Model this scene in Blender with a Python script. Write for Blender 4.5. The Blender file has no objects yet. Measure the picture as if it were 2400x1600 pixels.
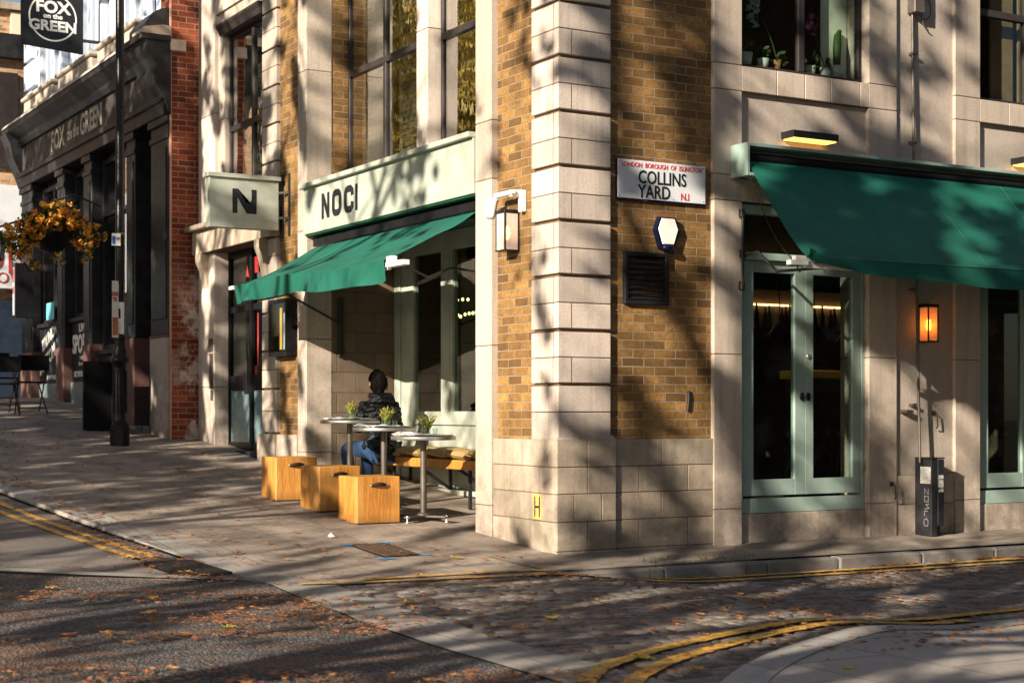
import bpy, math, random
from mathutils import Vector, Matrix, noise
random.seed(7)
R = math.radians
S = bpy.context.scene
COL = S.collection

# ------------------------------------------------------------------ camera
CAM = (-6.9477, -11.1195, 1.18)
cam = bpy.data.objects.new('camera', bpy.data.cameras.new('camera'))
COL.objects.link(cam); S.camera = cam
cam.location = CAM
cam.rotation_euler = (R(90), 0, -R(30.33))
cam.data.sensor_width = 36; cam.data.lens = 55.63
cam.data.shift_y = 0.06875
cam.data.clip_end = 600; cam.data.clip_start = .1
cam.data.dof.use_dof = True; cam.data.dof.focus_distance = 14.2; cam.data.dof.aperture_fstop = 3.5

# ------------------------------------------------------------------ light
LX, LY, LZ = 2.35, 1.0, -0.97            # the way the sunlight travels
sun = bpy.data.objects.new('sun', bpy.data.lights.new('sun', 'SUN'))
COL.objects.link(sun)
sun.data.energy = 5.0; sun.data.angle = R(.4); sun.data.color = (1, .885, .71)
sun.rotation_euler = Vector((LX, LY, LZ)).to_track_quat('-Z', 'Y').to_euler()
W = bpy.data.worlds.new('World'); S.world = W; W.use_nodes = True
wn = W.node_tree.nodes; bg = wn['Background']
sky = wn.new('ShaderNodeTexSky'); sky.sky_type = 'NISHITA'; sky.sun_disc = False
sky.sun_elevation = R(20.8); sky.sun_rotation = math.atan2(-LX, -LY)
sky.air_density = 1.0; sky.dust_density = .7; sky.ozone_density = 1.0
W.node_tree.links.new(sky.outputs[0], bg.inputs[0]); bg.inputs[1].default_value = .05
S.view_settings.view_transform = 'Standard'; S.view_settings.look = 'None'
S.view_settings.exposure = 1.26; S.view_settings.gamma = 1
S.cycles.max_bounces = 6; S.cycles.transparent_max_bounces = 12

# ------------------------------------------------------------------ mesh helpers
class MB:
    def __init__(s): s.v = []; s.f = []; s.sm = []
    def add(s, vs, fs, smooth=False):
        n = len(s.v); s.v += [tuple(v) for v in vs]
        for f in fs: s.f.append(tuple(i + n for i in f)); s.sm.append(smooth)
        return s
    def box(s, x0, x1, y0, y1, z0, z1, c=0):
        x0, x1 = min(x0, x1), max(x0, x1); y0, y1 = min(y0, y1), max(y0, y1); z0, z1 = min(z0, z1), max(z0, z1)
        if c > 0:
            c = min(c, (x1-x0)/2.2, (y1-y0)/2.2, (z1-z0)/2.2)
            vs = []; idx = {}
            for i in (0, 1):
                for j in (0, 1):
                    for k in (0, 1):
                        X = (x0, x1)[i]; Y = (y0, y1)[j]; Z = (z0, z1)[k]
                        dx = c if i == 0 else -c; dy = c if j == 0 else -c; dz = c if k == 0 else -c
                        idx[i, j, k, 'x'] = len(vs); vs.append((X, Y+dy, Z+dz))
                        idx[i, j, k, 'y'] = len(vs); vs.append((X+dx, Y, Z+dz))
                        idx[i, j, k, 'z'] = len(vs); vs.append((X+dx, Y+dy, Z))
            fs = []
            for i in (0, 1):
                q = [idx[i, j, k, 'x'] for j, k in ((0, 0), (0, 1), (1, 1), (1, 0))]; fs.append(q if i == 0 else q[::-1])
                q = [idx[j, i, k, 'y'] for j, k in ((0, 0), (1, 0), (1, 1), (0, 1))]; fs.append(q if i == 0 else q[::-1])
                q = [idx[j, k, i, 'z'] for j, k in ((0, 0), (0, 1), (1, 1), (1, 0))]; fs.append(q if i == 0 else q[::-1])
            for a in (0, 1):
                for b in (0, 1):
                    sgn = (a == b)
                    q = [idx[a, b, 0, 'x'], idx[a, b, 0, 'y'], idx[a, b, 1, 'y'], idx[a, b, 1, 'x']]; fs.append(q if sgn else q[::-1])
                    q = [idx[a, 0, b, 'x'], idx[a, 1, b, 'x'], idx[a, 1, b, 'z'], idx[a, 0, b, 'z']]; fs.append(q if not sgn else q[::-1])
                    q = [idx[0, a, b, 'y'], idx[1, a, b, 'y'], idx[1, a, b, 'z'], idx[0, a, b, 'z']]; fs.append(q if sgn else q[::-1])
            for i in (0, 1):
                for j in (0, 1):
                    for k in (0, 1): fs.append([idx[i, j, k, 'x'], idx[i, j, k, 'y'], idx[i, j, k, 'z']])
            return s.add(vs, fs)
        vs = [(x0, y0, z0), (x1, y0, z0), (x1, y1, z0), (x0, y1, z0), (x0, y0, z1), (x1, y0, z1), (x1, y1, z1), (x0, y1, z1)]
        return s.add(vs, [(0, 3, 2, 1), (4, 5, 6, 7), (0, 1, 5, 4), (1, 2, 6, 5), (2, 3, 7, 6), (3, 0, 4, 7)])
    def wb(s, ax, u0, u1, z0, z1, d0, d1, c=0):      # a box on a wall: ax 'y' faces -y, ax 'x' faces -x
        return s.box(u0, u1, d0, d1, z0, z1, c) if ax == 'y' else s.box(d0, d1, u0, u1, z0, z1, c)
    def tf(s, M, start=0):
        for i in range(start, len(s.v)): s.v[i] = tuple(M @ Vector(s.v[i]))
        return s
    def tube(s, pts, r, n=8, cap=True, smooth=True):
        pts = [Vector(p) for p in pts]; rs = r if isinstance(r, (list, tuple)) else [r]*len(pts)
        vs = []; up = None
        for i, p in enumerate(pts):
            t = (pts[min(i+1, len(pts)-1)] - pts[max(i-1, 0)]).normalized()
            if up is None: up = Vector((0, 0, 1)) if abs(t.z) < .9 else Vector((1, 0, 0))
            a = t.cross(up).normalized(); b = a.cross(t).normalized(); up = b
            for k in range(n):
                w = 2*math.pi*k/n; vs.append(p + (a*math.cos(w) + b*math.sin(w))*rs[i])
        fs = []
        for i in range(len(pts)-1):
            for k in range(n):
                fs.append((i*n+k, i*n+(k+1) % n, (i+1)*n+(k+1) % n, (i+1)*n+k))
        s.add(vs, fs, smooth)
        if cap: s.add(vs[:n][::-1], [tuple(range(n))]); s.add(vs[-n:], [tuple(range(n))])
        return s
    def bar(s, p, q, w, h):                            # square bar between two points
        p, q = Vector(p), Vector(q); t = (q-p).normalized()
        up = Vector((0, 0, 1)) if abs(t.z) < .95 else Vector((0, 1, 0))
        a = t.cross(up).normalized()*w/2; b = a.cross(t).normalized()*h/2
        vs = [p-a-b, p+a-b, p+a+b, p-a+b, q-a-b, q+a-b, q+a+b, q-a+b]
        return s.add(vs, [(3, 2, 1, 0), (4, 5, 6, 7), (0, 1, 5, 4), (1, 2, 6, 5), (2, 3, 7, 6), (3, 0, 4, 7)])
    def lathe(s, prof, c=(0, 0, 0), n=24, smooth=True, sx=1, sy=1):
        vs = []; m = len(prof)
        for k in range(n):
            w = 2*math.pi*k/n
            for r, z in prof: vs.append((c[0]+r*math.cos(w)*sx, c[1]+r*math.sin(w)*sy, c[2]+z))
        fs = [(k*m+i, ((k+1) % n)*m+i, ((k+1) % n)*m+i+1, k*m+i+1) for k in range(n) for i in range(m-1)]
        return s.add(vs, fs, smooth)
    def grid(s, fn, nu, nv, smooth=True):
        vs = [fn(i/nu, j/nv) for j in range(nv+1) for i in range(nu+1)]
        fs = [(j*(nu+1)+i, j*(nu+1)+i+1, (j+1)*(nu+1)+i+1, (j+1)*(nu+1)+i) for j in range(nv) for i in range(nu)]
        return s.add(vs, fs, smooth)
    def prism(s, pts, fn0, fn1):                       # 2-D outline pts mapped by two functions to two ends
        n = len(pts); vs = [fn0(*p) for p in pts] + [fn1(*p) for p in pts]
        fs = [tuple(range(n))[::-1], tuple(range(n, 2*n))] + [(i, (i+1) % n, n+(i+1) % n, n+i) for i in range(n)]
        return s.add(vs, fs)
    def stroke(s, pts, w, fn, closed=False):           # flat stroke of width w, fn maps 2-D to 3-D
        P = [Vector(p) for p in pts]; n = len(P); L = []; Rr = []
        for i in range(n):
            a = P[(i-1) % n] if closed or i > 0 else P[i]; b = P[(i+1) % n] if closed or i < n-1 else P[i]
            d1 = (P[i]-a); d2 = (b-P[i])
            if d1.length < 1e-9: d1 = d2
            if d2.length < 1e-9: d2 = d1
            n1 = Vector((-d1.y, d1.x)).normalized(); n2 = Vector((-d2.y, d2.x)).normalized()
            m = (n1+n2)
            m = m.normalized() if m.length > 1e-6 else n1
            k = 1/max(.5, m.dot(n1))
            ww = w[i] if isinstance(w, (list, tuple)) else w
            L.append(P[i]+m*ww/2*k); Rr.append(P[i]-m*ww/2*k)
        vs = [fn(p.x, p.y) for p in L] + [fn(p.x, p.y) for p in Rr]
        fs = [(i, (i+1) % n, n+(i+1) % n, n+i) for i in range(n if closed else n-1)]
        return s.add(vs, fs)

def tag(o, label=None, cat=None, group=None, kind=None):
    if label: o['label'] = label
    if cat: o['category'] = cat
    if group: o['group'] = group
    if kind: o['kind'] = kind
    return o
def wloc(o):
    v = Vector((0, 0, 0))
    while o is not None: v = v + o.location; o = o.parent
    return v
def obj(name, mb, mat, parent=None, loc=None, label=None, local=False):
    me = bpy.data.meshes.new(name)
    off = wloc(parent) if parent is not None else Vector(loc or (0, 0, 0))
    if local: off = Vector((0, 0, 0))
    me.from_pydata([Vector(v)-off for v in mb.v], [], mb.f)
    me.polygons.foreach_set('use_smooth', mb.sm); me.materials.append(mat); me.update()
    import bmesh
    b = bmesh.new(); b.from_mesh(me); bmesh.ops.recalc_face_normals(b, faces=b.faces); b.to_mesh(me); b.free()
    o = bpy.data.objects.new(name, me); COL.objects.link(o)
    if parent is not None: o.parent = parent
    elif loc: o.location = loc
    if label: o['label'] = label
    return o
def thing(name, loc, label, cat, group=None):
    o = bpy.data.objects.new(name, None); COL.objects.link(o); o.location = loc; o.empty_display_size = .2
    return tag(o, label, cat, group)
def struct(name, mb, mat, **k): return tag(obj(name, mb, mat, **k), kind='structure')
def copy_tree(o, parent=None):
    c = o.copy(); COL.objects.link(c)
    if parent is not None: c.parent = parent
    for ch in [x for x in bpy.data.objects if x.parent == o]: copy_tree(ch, c)
    return c
MATX = Matrix(((0, 0, -1), (-1, 0, 0), (0, 1, 0)))   # text on a wall facing -x
MATY = Matrix(((1, 0, 0), (0, 0, -1), (0, 1, 0)))    # text on a wall facing -y
def text(txt, size, pos, M, mat, parent, name='lettering', sx=1.0, bold=0.0, align='CENTER', space=1.0, depth=.002):
    cu = bpy.data.curves.new('t', 'FONT'); cu.body = txt; cu.size = size; cu.align_x = align; cu.align_y = 'CENTER'
    cu.extrude = depth; cu.offset = bold; cu.space_character = space; cu.resolution_u = 3
    t = bpy.data.objects.new('t', cu); COL.objects.link(t)
    bpy.context.view_layer.update()
    dg = bpy.context.evaluated_depsgraph_get()
    me = bpy.data.meshes.new_from_object(t.evaluated_get(dg))
    bpy.data.objects.remove(t)
    off = wloc(parent)
    for v in me.vertices:
        v.co = M @ Vector((v.co.x*sx, v.co.y, v.co.z)) + Vector(pos) - off
    me.name = name; me.materials.clear(); me.materials.append(mat)
    o = bpy.data.objects.new(name, me); COL.objects.link(o); o.parent = parent
    return o

# ------------------------------------------------------------------ material helpers
class NT:
    def __init__(s, name):
        s.m = bpy.data.materials.new(name); s.m.use_nodes = True; s.t = s.m.node_tree
        s.b = s.t.nodes['Principled BSDF']
    def n(s, kind, **k):
        o = s.t.nodes.new('ShaderNode'+kind)
        for a, v in k.items():
            if hasattr(o, a): setattr(o, a, v)
        return o
    def l(s, a, b): s.t.links.new(a, b)
    def val(s, node, **k):
        for a, v in k.items(): node.inputs[a.replace('_', ' ')].default_value = v
        return node
    def pos(s): return s.n('NewGeometry').outputs['Position']
    def objc(s): return s.n('TexCoord').outputs['Object']
    def wall(s):                                       # (along the wall, height, 0) in metres
        g = s.n('NewGeometry'); sp = s.n('SeparateXYZ'); s.l(g.outputs['Position'], sp.inputs[0])
        sn = s.n('SeparateXYZ'); s.l(g.outputs['True Normal'], sn.inputs[0])
        ab = s.math('ABSOLUTE', sn.outputs[0]); gt = s.math('GREATER_THAN', ab, .5)
        u = s.mixf(gt, sp.outputs[0], sp.outputs[1])
        c = s.n('CombineXYZ'); s.l(u, c.inputs[0]); s.l(sp.outputs[2], c.inputs[1])
        return c.outputs[0]
    def math(s, op, a, b=None, c=None, clamp=False):
        m = s.n('Math', operation=op); m.use_clamp = clamp
        for i, x in enumerate((a, b, c)):
            if x is None: continue
            if isinstance(x, (int, float)): m.inputs[i].default_value = x
            else: s.l(x, m.inputs[i])
        return m.outputs[0]
    def mixf(s, f, a, b):
        m = s.n('Mix'); m.data_type = 'FLOAT'
        for i, x in ((0, f), (2, a), (3, b)):
            if isinstance(x, (int, float)): m.inputs[i].default_value = x
            else: s.l(x, m.inputs[i])
        return m.outputs[0]
    def mix(s, f, a, b, mode='MIX'):
        m = s.n('Mix'); m.data_type = 'RGBA'; m.blend_type = mode
        for i, x in ((0, f), (6, a), (7, b)):
            if isinstance(x, (int, float)): m.inputs[i].default_value = x
            elif isinstance(x, tuple): m.inputs[i].default_value = (*x[:3], 1)
            else: s.l(x, m.inputs[i])
        return m.outputs[2]
    def noise(s, vec, scale, detail=4, rough=.6, sc=(1, 1, 1)):
        mp = s.n('Mapping'); mp.inputs['Scale'].default_value = sc; s.l(vec, mp.inputs[0])
        t = s.n('TexNoise'); s.l(mp.outputs[0], t.inputs['Vector'])
        t.inputs['Scale'].default_value = scale; t.inputs['Detail'].default_value = detail; t.inputs['Roughness'].default_value = rough
        return t.outputs['Fac']
    def ramp(s, f, stops):
        r = s.n('ValToRGB'); e = r.color_ramp.elements
        while len(e) < len(stops): e.new(.5)
        for i, (p, c) in enumerate(stops):
            e[i].position = p; e[i].color = (*c, 1) if isinstance(c, tuple) else (c, c, c, 1)
        s.l(f, r.inputs[0]); return r.outputs[0]
    def col(s, c):
        if isinstance(c, tuple): s.b.inputs['Base Color'].default_value = (*c, 1)
        else: s.l(c, s.b.inputs['Base Color'])
    def rough(s, r):
        if isinstance(r, (int, float)): s.b.inputs['Roughness'].default_value = r
        else: s.l(r, s.b.inputs['Roughness'])
    def bump(s, h, d=.01, st=.6):
        b = s.n('Bump'); b.inputs['Distance'].default_value = d; b.inputs['Strength'].default_value = st
        s.l(h, b.inputs['Height']); s.l(b.outputs[0], s.b.inputs['Normal'])

def simple(name, c, rough=.5, metal=0, dirt=.25, scale=6, bump=0, var=None, coat=0):
    n = NT(name); p = n.objc()
    f = n.noise(p, scale, 6)
    dark = tuple(x*(1-dirt) for x in c); light = tuple(min(1, x*(1+dirt*.5)) for x in c)
    n.col(n.ramp(f, [(.3, dark), (.7, var or light)]))
    n.b.inputs['Metallic'].default_value = metal
    if max(c) < .06 and metal == 0: n.b.inputs['Specular IOR Level'].default_value = .18
    n.rough(n.mixf(n.noise(p, scale*3, 3), max(0, rough-.12), min(1, rough+.12)))
    if coat: n.b.inputs['Coat Weight'].default_value = coat
    if bump: n.bump(n.noise(p, scale*12, 4), .004, bump)
    return n.m

def stone(name, c, dark=.55, streak=.5, grain=1.0, green=0.0, base=True):
    n = NT(name); p = n.pos()
    big = n.noise(p, 1.3, 5, .6)
    st = n.noise(p, 2.2, 6, .65, (5, 5, .35))          # rain streaks run down the stone
    blk = n.noise(p, 60, 3, .7)
    c2 = tuple(x*dark for x in c)
    a = n.mix(n.math('MULTIPLY', n.ramp(st, [(.48, 0.0), (.72, 1.0)]), streak), c, c2)
    a = n.mix(n.ramp(big, [(.35, 0.0), (.75, .45)]), a, tuple(x*y for x, y in zip(c, (.80, .74, .66))))
    a = n.mix(.22*grain, a, n.ramp(blk, [(.3, tuple(x*.5 for x in c)), (.7, tuple(min(1, x*1.35) for x in c))]))
    g_ = n.n('NewGeometry'); tone = n.math('ADD', n.math('MULTIPLY', g_.outputs['Random Per Island'], .34), .80)
    mm = n.n('VectorMath', operation='SCALE'); n.l(a, mm.inputs[0]); n.l(tone, mm.inputs['Scale']); a = mm.outputs[0]
    sz = n.n('SeparateXYZ'); n.l(p, sz.inputs[0])
    spl = n.n('MapRange'); n.val(spl, From_Min=1.5, From_Max=-.1); n.l(n.math('SUBTRACT', sz.outputs[2], n.math('MULTIPLY', n.math('MAXIMUM', sz.outputs[1], 0.0), .097)), spl.inputs[0])
    a = n.mix(n.math('MULTIPLY', n.math('MULTIPLY', spl.outputs[0], n.ramp(n.noise(p, 5, 7, .7), [(.35, 0.0), (.65, 1.0)])), .75), a, (.10, .082, .065))
    if green:
        sp = n.n('SeparateXYZ'); n.l(p, sp.inputs[0])
        lo = n.math('MULTIPLY', n.ramp(n.noise(p, 3, 5), [(.45, 0.0), (.65, 1.0)]), green)
        a = n.mix(lo, a, (.12, .12, .07))
    n.col(a); n.rough(.88)
    n.bump(n.math('ADD', n.noise(p, 90, 4, .7), n.math('MULTIPLY', n.noise(p, 9, 4), 2.)), .004, .55)
    return n.m

def brick(name, c1, c2, mortar, bw=.225, rh=.075, ms=.008, soot=.5, soften=.0, white=0.0, shift=(0, 0, 0)):
    n = NT(name); w = n.wall(); p = n.pos()
    mp = n.n('Mapping'); mp.inputs['Location'].default_value = shift; n.l(w, mp.inputs[0])
    wob = n.n('TexNoise'); wob.inputs['Scale'].default_value = 9; n.l(w, wob.inputs['Vector'])
    add = n.mix(.012, mp.outputs[0], wob.outputs['Color'], 'ADD')
    b = n.n('TexBrick'); b.offset = .5; b.squash = 1
    n.l(add, b.inputs['Vector'])
    n.val(b, Scale=1.0, Mortar_Size=ms, Mortar_Smooth=.35, Bias=0.0, Brick_Width=bw, Row_Height=rh)
    b.inputs['Color1'].default_value = (0, 0, 0, 1); b.inputs['Color2'].default_value = (1, 1, 1, 1)
    b.inputs['Mortar'].default_value = (.5, .5, .5, 1)
    per = n.ramp(b.outputs['Color'], [(0, tuple(x*.5 for x in c1)), (.12, tuple(x*.8 for x in c1)), (.3, c1), (.75, c2), (1, tuple(min(1, x*1.3) for x in c2))])
    face = n.mix(n.ramp(n.noise(p, 34, 7, .8), [(.38, 0.0), (.66, .8)]), per, tuple(x*.35 for x in c1))
    face = n.mix(n.math('MULTIPLY', n.ramp(n.noise(p, 1.7, 6, .7), [(.45, 0.0), (.7, 1.0)]), soot), face, tuple(x*.3 for x in c1))
    mo = n.mix(n.noise(p, 12, 4), mortar, tuple(x*.45 for x in mortar))
    a = n.mix(b.outputs['Fac'], face, mo)
    if white:
        lim = n.ramp(n.noise(p, 2.4, 8, .75), [(.50, 0.0), (.62, 1.0)])
        sp = n.n('SeparateXYZ'); n.l(p, sp.inputs[0])
        h = n.n('MapRange'); n.val(h, From_Min=3.2, From_Max=2.2); n.l(sp.outputs[2], h.inputs[0])
        hx = n.n('MapRange'); n.val(hx, From_Min=-.35, From_Max=-.02); n.l(sp.outputs[0], hx.inputs[0])
        lim = n.math('MULTIPLY', n.math('MULTIPLY', lim, h.outputs[0]), n.math('MULTIPLY', n.math('ADD', hx.outputs[0], .25), white))
        a = n.mix(lim, a, (.5, .42, .36))
    n.col(a); n.rough(.9)
    hgt = n.math('SUBTRACT', n.math('MULTIPLY', n.noise(p, 55, 5, .7), .5), n.math('MULTIPLY', b.outputs['Fac'], 1.4))
    n.bump(hgt, .009, .9)
    return n.m

def glassmat(name, wav=0.0, tint=(1, 1, 1), f0=.04, rough=.0):
    n = NT(name); t = n.t
    tr = n.n('BsdfTransparent'); tr.inputs[0].default_value = (*tint, 1)
    gl = n.n('BsdfGlossy'); gl.inputs['Roughness'].default_value = rough
    fr = n.n('LayerWeight'); fr.inputs[0].default_value = .5
    mx = n.n('MixShader')
    n.l(n.math('ADD', n.math('MULTIPLY', n.math('POWER', fr.outputs['Facing'], 5.0), 1-f0), f0), mx.inputs[0]); n.l(tr.outputs[0], mx.inputs[1]); n.l(gl.outputs[0], mx.inputs[2])
    if wav:
        b = n.n('Bump'); b.inputs['Strength'].default_value = wav; b.inputs['Distance'].default_value = .02
        n.l(n.noise(n.pos(), 2.2, 3, .5, (1, 1, .6)), b.inputs['Height'])
        n.l(b.outputs[0], gl.inputs['Normal'])
    n.l(mx.outputs[0], t.nodes['Material Output'].inputs[0])
    return n.m
def emit(name, c, s):
    n = NT(name); n.col(tuple(x*.5 for x in c)); n.b.inputs['Emission Color'].default_value = (*c, 1); n.b.inputs['Emission Strength'].default_value = s
    return n.m
def leafmat(name, cols, trans=.35):
    n = NT(name); g = n.n('NewGeometry'); r = g.outputs['Random Per Island']
    k = len(cols); c = n.ramp(r, [(i/(k-1), x) for i, x in enumerate(cols)])
    c = n.mix(n.ramp(n.noise(g.outputs['Position'], .7, 3), [(.4, 0.0), (.6, .4)]), c, tuple(x*.6 for x in cols[0]))
    n.col(c); n.rough(.6)
    tl = n.n('BsdfTranslucent'); n.l(c, tl.inputs[0]); mx = n.n('MixShader'); mx.inputs[0].default_value = trans
    n.l(n.b.outputs[0], mx.inputs[1]); n.l(tl.outputs[0], mx.inputs[2]); n.l(mx.outputs[0], n.t.nodes['Material Output'].inputs[0])
    return n.m

M = {}
M['stone'] = stone('limestone', (.44, .368, .312), .42, .8, 1.6)
M['stone_pale'] = stone('pale_limestone', (.52, .44, .388), .42, .75, 1.5)
M['stone_dirty'] = stone('weathered_limestone', (.42, .34, .27), .42, .8, 1.3, .35)
M['render'] = stone('roughcast', (.42, .355, .31), .55, .4, 1.6)
M['joint'] = simple('pointing', (.13, .085, .05), .95)
M['brick'] = brick('yellow_stock_brick', (.235, .115, .028), (.35, .185, .052), (.34, .255, .165), soot=.85, ms=.0065)
M['redbrick'] = brick('red_brick', (.21, .036, .012), (.31, .068, .023), (.42, .24, .16), soot=.8, white=1.6, ms=.007, shift=(.05, .03, 0))
M['tanbrick'] = brick('tan_brick', (.50, .28, .14), (.6, .36, .2), (.55, .45, .35), soot=.2)
M['sage'] = simple('sage_paint', (.37, .395, .34), .5, dirt=.28, scale=3, bump=.15)
M['sage_dk'] = simple('sage_door_paint', (.27, .36, .325), .38, dirt=.15, scale=4, bump=.1)
M['deep_green'] = simple('deep_green_paint', (.012, .11, .06), .5, dirt=.2)
M['ink'] = simple('black_lettering', (.008, .009, .014), .6, dirt=.5, scale=40, var=(.025, .028, .035))
M['black'] = simple('black_paint', (.010, .010, .012), .32, dirt=.4, scale=7, bump=.1)
M['black_gloss'] = simple('black_gloss_iron', (.006, .006, .007), .30, dirt=.3, scale=9, bump=.3, coat=.12)
M['iron'] = simple('dark_iron', (.03, .027, .026), .5, metal=.3)
M['charcoal'] = simple('charcoal_paint', (.012, .0125, .015), .45, dirt=.45, scale=4, bump=.3, var=(.030, .030, .034))
M['frame'] = simple('brown_black_window_frame', (.035, .028, .028), .35, dirt=.3)
M['steel'] = simple('brushed_steel', (.45, .43, .40), .38, metal=.85, dirt=.2)
M['steel_dk'] = simple('dull_steel', (.13, .11, .095), .5, metal=.5, dirt=.3)
M['white'] = simple('white_paint', (.78, .76, .72), .5, dirt=.15)
M['white_pl'] = simple('white_plastic', (.80, .78, .74), .35, dirt=.08)
M['enamel'] = simple('white_enamel', (.62, .64, .68), .3, dirt=.1)
M['red'] = simple('red_lettering', (.50, .03, .03), .5)
M['red_gran'] = stone('red_granite', (.12, .045, .040), .5, .5)
M['gran'] = stone('grey_granite', (.36, .31, .28), .6, .35, 1.6)
M['yellow_sign'] = simple('yellow_plate', (.58, .42, .14), .45)
M['blue_sign'] = simple('blue_plate', (.02, .12, .45), .4)
M['alarm_blue'] = simple('dark_blue_plastic', (.004, .005, .022), .2, dirt=.2, coat=.5)
M['glass'] = glassmat('door_glass', 0, (.80, .86, .84), .03)
M['glass_w'] = glassmat('old_window_glass', .16, (.95, .97, .92), .62)
M['glass_s'] = glassmat('shop_window_glass', .06, (.72, .84, .78), .13)
M['glass_d'] = glassmat('entrance_glass', 0, (.6, .66, .64), .10)
M['glass_j'] = glassmat('jar_glass', 0, (.9, .97, .95), .05)
M['frost'] = simple('frosted_glass', (.20, .30, .32), .25, dirt=.3)
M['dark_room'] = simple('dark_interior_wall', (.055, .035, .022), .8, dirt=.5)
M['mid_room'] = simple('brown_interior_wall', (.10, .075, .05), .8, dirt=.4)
M['shutter'] = simple('cream_shutter', (.78, .74, .60), .5, dirt=.12)
M['pubwhite'] = stone('blue_white_stucco', (.45, .50, .60), .6, .35, .6)
M['cream'] = stone('cream_stucco', (.75, .62, .46), .7, .3)
M['ltr_dim'] = simple('faded_lettering', (.42, .36, .30), .7, dirt=.3)
M['warm'] = emit('warm_bulb', (1, .60, .25), 14)
M['warm_dim'] = emit('dim_bulb', (1, .62, .25), 3.0)
M['warm_soft'] = emit('warm_lamp_glass', (1, .42, .08), 2.0)
M['warm_strip'] = emit('warm_strip_light', (1, .5, .18), 3.5)
M['warm_fix'] = emit('yellow_security_lamp', (1, .48, .10), 1.3)
M['terracotta'] = simple('terracotta', (.35, .14, .06), .8)
M['china'] = simple('white_china', (.6, .6, .55), .3, dirt=.2)
M['paper'] = simple('white_paper', (.80, .80, .84), .7, dirt=.05)
M['leather'] = simple('dark_leather', (.035, .022, .018), .45, dirt=.3)
M['jean'] = simple('blue_denim', (.014, .048, .125), .85, dirt=.4, scale=14, bump=.5)
M['skin'] = simple('skin', (.50, .27, .19), .5, dirt=.08)
M['hair'] = simple('dark_hair', (.005, .003, .002), .85, dirt=.3, scale=60, bump=.8)
M['blue_mark'] = simple('blue_spray_paint', (.02, .30, .62), .7, dirt=.5, scale=30)
M['poster_red'] = simple('red_poster', (.38, .035, .035), .5)
M['cyan'] = simple('cyan_poster', (.15, .5, .6), .5)
M['plastic_dk'] = simple('black_plastic', (.006, .006, .007), .6)

def awning_mat():
    n = NT('green_canvas'); p = n.pos()
    c = n.ramp(n.noise(p, 1.2, 5), [(.3, (.004, .100, .070)), (.7, (.006, .150, .105))])
    c = n.mix(n.ramp(n.noise(p, 5, 8, .75), [(.5, 0.0), (.75, .5)]), c, (.012, .075, .058))
    c = n.mix(n.ramp(n.noise(p, 26, 4, .7), [(.70, 0.0), (.74, .35)]), c, (.10, .16, .13))
    n.col(c); n.rough(.75)
    n.bump(n.math('ADD', n.noise(p, 220, 2), n.math('MULTIPLY', n.noise(p, 4, 4), 6.0)), .003, .5)
    tl = n.n('BsdfTranslucent'); n.l(c, tl.inputs[0]); mx = n.n('MixShader'); mx.inputs[0].default_value = .22
    n.l(n.b.outputs[0], mx.inputs[1]); n.l(tl.outputs[0], mx.inputs[2]); n.l(mx.outputs[0], n.t.nodes['Material Output'].inputs[0])
    return n.m
M['canvas'] = awning_mat()
def wood_mat():
    n = NT('orange_oak'); p = n.objc()
    oi = n.n('ObjectInfo'); off = n.n('VectorMath', operation='ADD'); n.l(p, off.inputs[0])
    cmb = n.n('CombineXYZ'); n.l(n.math('MULTIPLY', oi.outputs['Random'], 9.0), cmb.inputs[0]); n.l(cmb.outputs[0], off.inputs[1])
    v = off.outputs[0]
    w = n.noise(v, 5, 8, .7, (6, 6, .5)); w2 = n.noise(v, 26, 6, .75, (5, 5, .25))
    c = n.ramp(w, [(.30, (.32, .105, .014)), (.5, (.58, .24, .035)), (.72, (.72, .37, .08))])
    c = n.mix(n.ramp(w2, [(.42, .65), (.60, 0.0)]), c, (.22, .075, .015))
    # glued boards: each board a little different
    sp = n.n('SeparateXYZ'); n.l(v, sp.inputs[0])
    bd = n.n('TexWhiteNoise'); bd.noise_dimensions = '1D'
    n.l(n.math('FLOOR', n.math('MULTIPLY', n.math('ADD', sp.outputs[0], sp.outputs[1]), 7.5)), bd.inputs['W'])
    c = n.mix(n.math('MULTIPLY', bd.outputs['Value'], .35), c, (.70, .40, .12))
    fr = n.math('FRACT', n.math('MULTIPLY', n.math('ADD', sp.outputs[0], sp.outputs[1]), 7.5))
    c = n.mix(n.math('MULTIPLY', n.math('LESS_THAN', fr, .022), .6), c, (.08, .03, .01))
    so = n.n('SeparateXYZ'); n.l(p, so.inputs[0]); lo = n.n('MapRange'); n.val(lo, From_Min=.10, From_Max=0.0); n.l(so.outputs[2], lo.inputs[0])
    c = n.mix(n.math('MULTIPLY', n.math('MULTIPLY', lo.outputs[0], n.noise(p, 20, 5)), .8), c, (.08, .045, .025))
    n.col(c); n.rough(.5); n.bump(w2, .003, .8)
    return n.m
M['oak'] = wood_mat()
def puffer_mat():
    n = NT('black_quilted_nylon'); p = n.objc()
    n.col((.006, .007, .010)); n.rough(.40); n.b.inputs['Specular IOR Level'].default_value = .35
    w = n.n('TexWave'); w.wave_type = 'BANDS'; w.bands_direction = 'Z'
    n.val(w, Scale=4.5, Distortion=9.0, Detail=4.0, Detail_Scale=1.5); n.l(p, w.inputs[0])
    n.bump(n.math('ADD', w.outputs['Fac'], n.math('MULTIPLY', n.noise(p, 14, 5), 1.6)), .018, 1.0)
    return n.m
M['puffer'] = puffer_mat()
def n_rot(n, p):
    m = n.n('Mapping'); m.inputs['Rotation'].default_value = (0, 0, R(30)); n.l(p, m.inputs[0]); return m.outputs[0]
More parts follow.
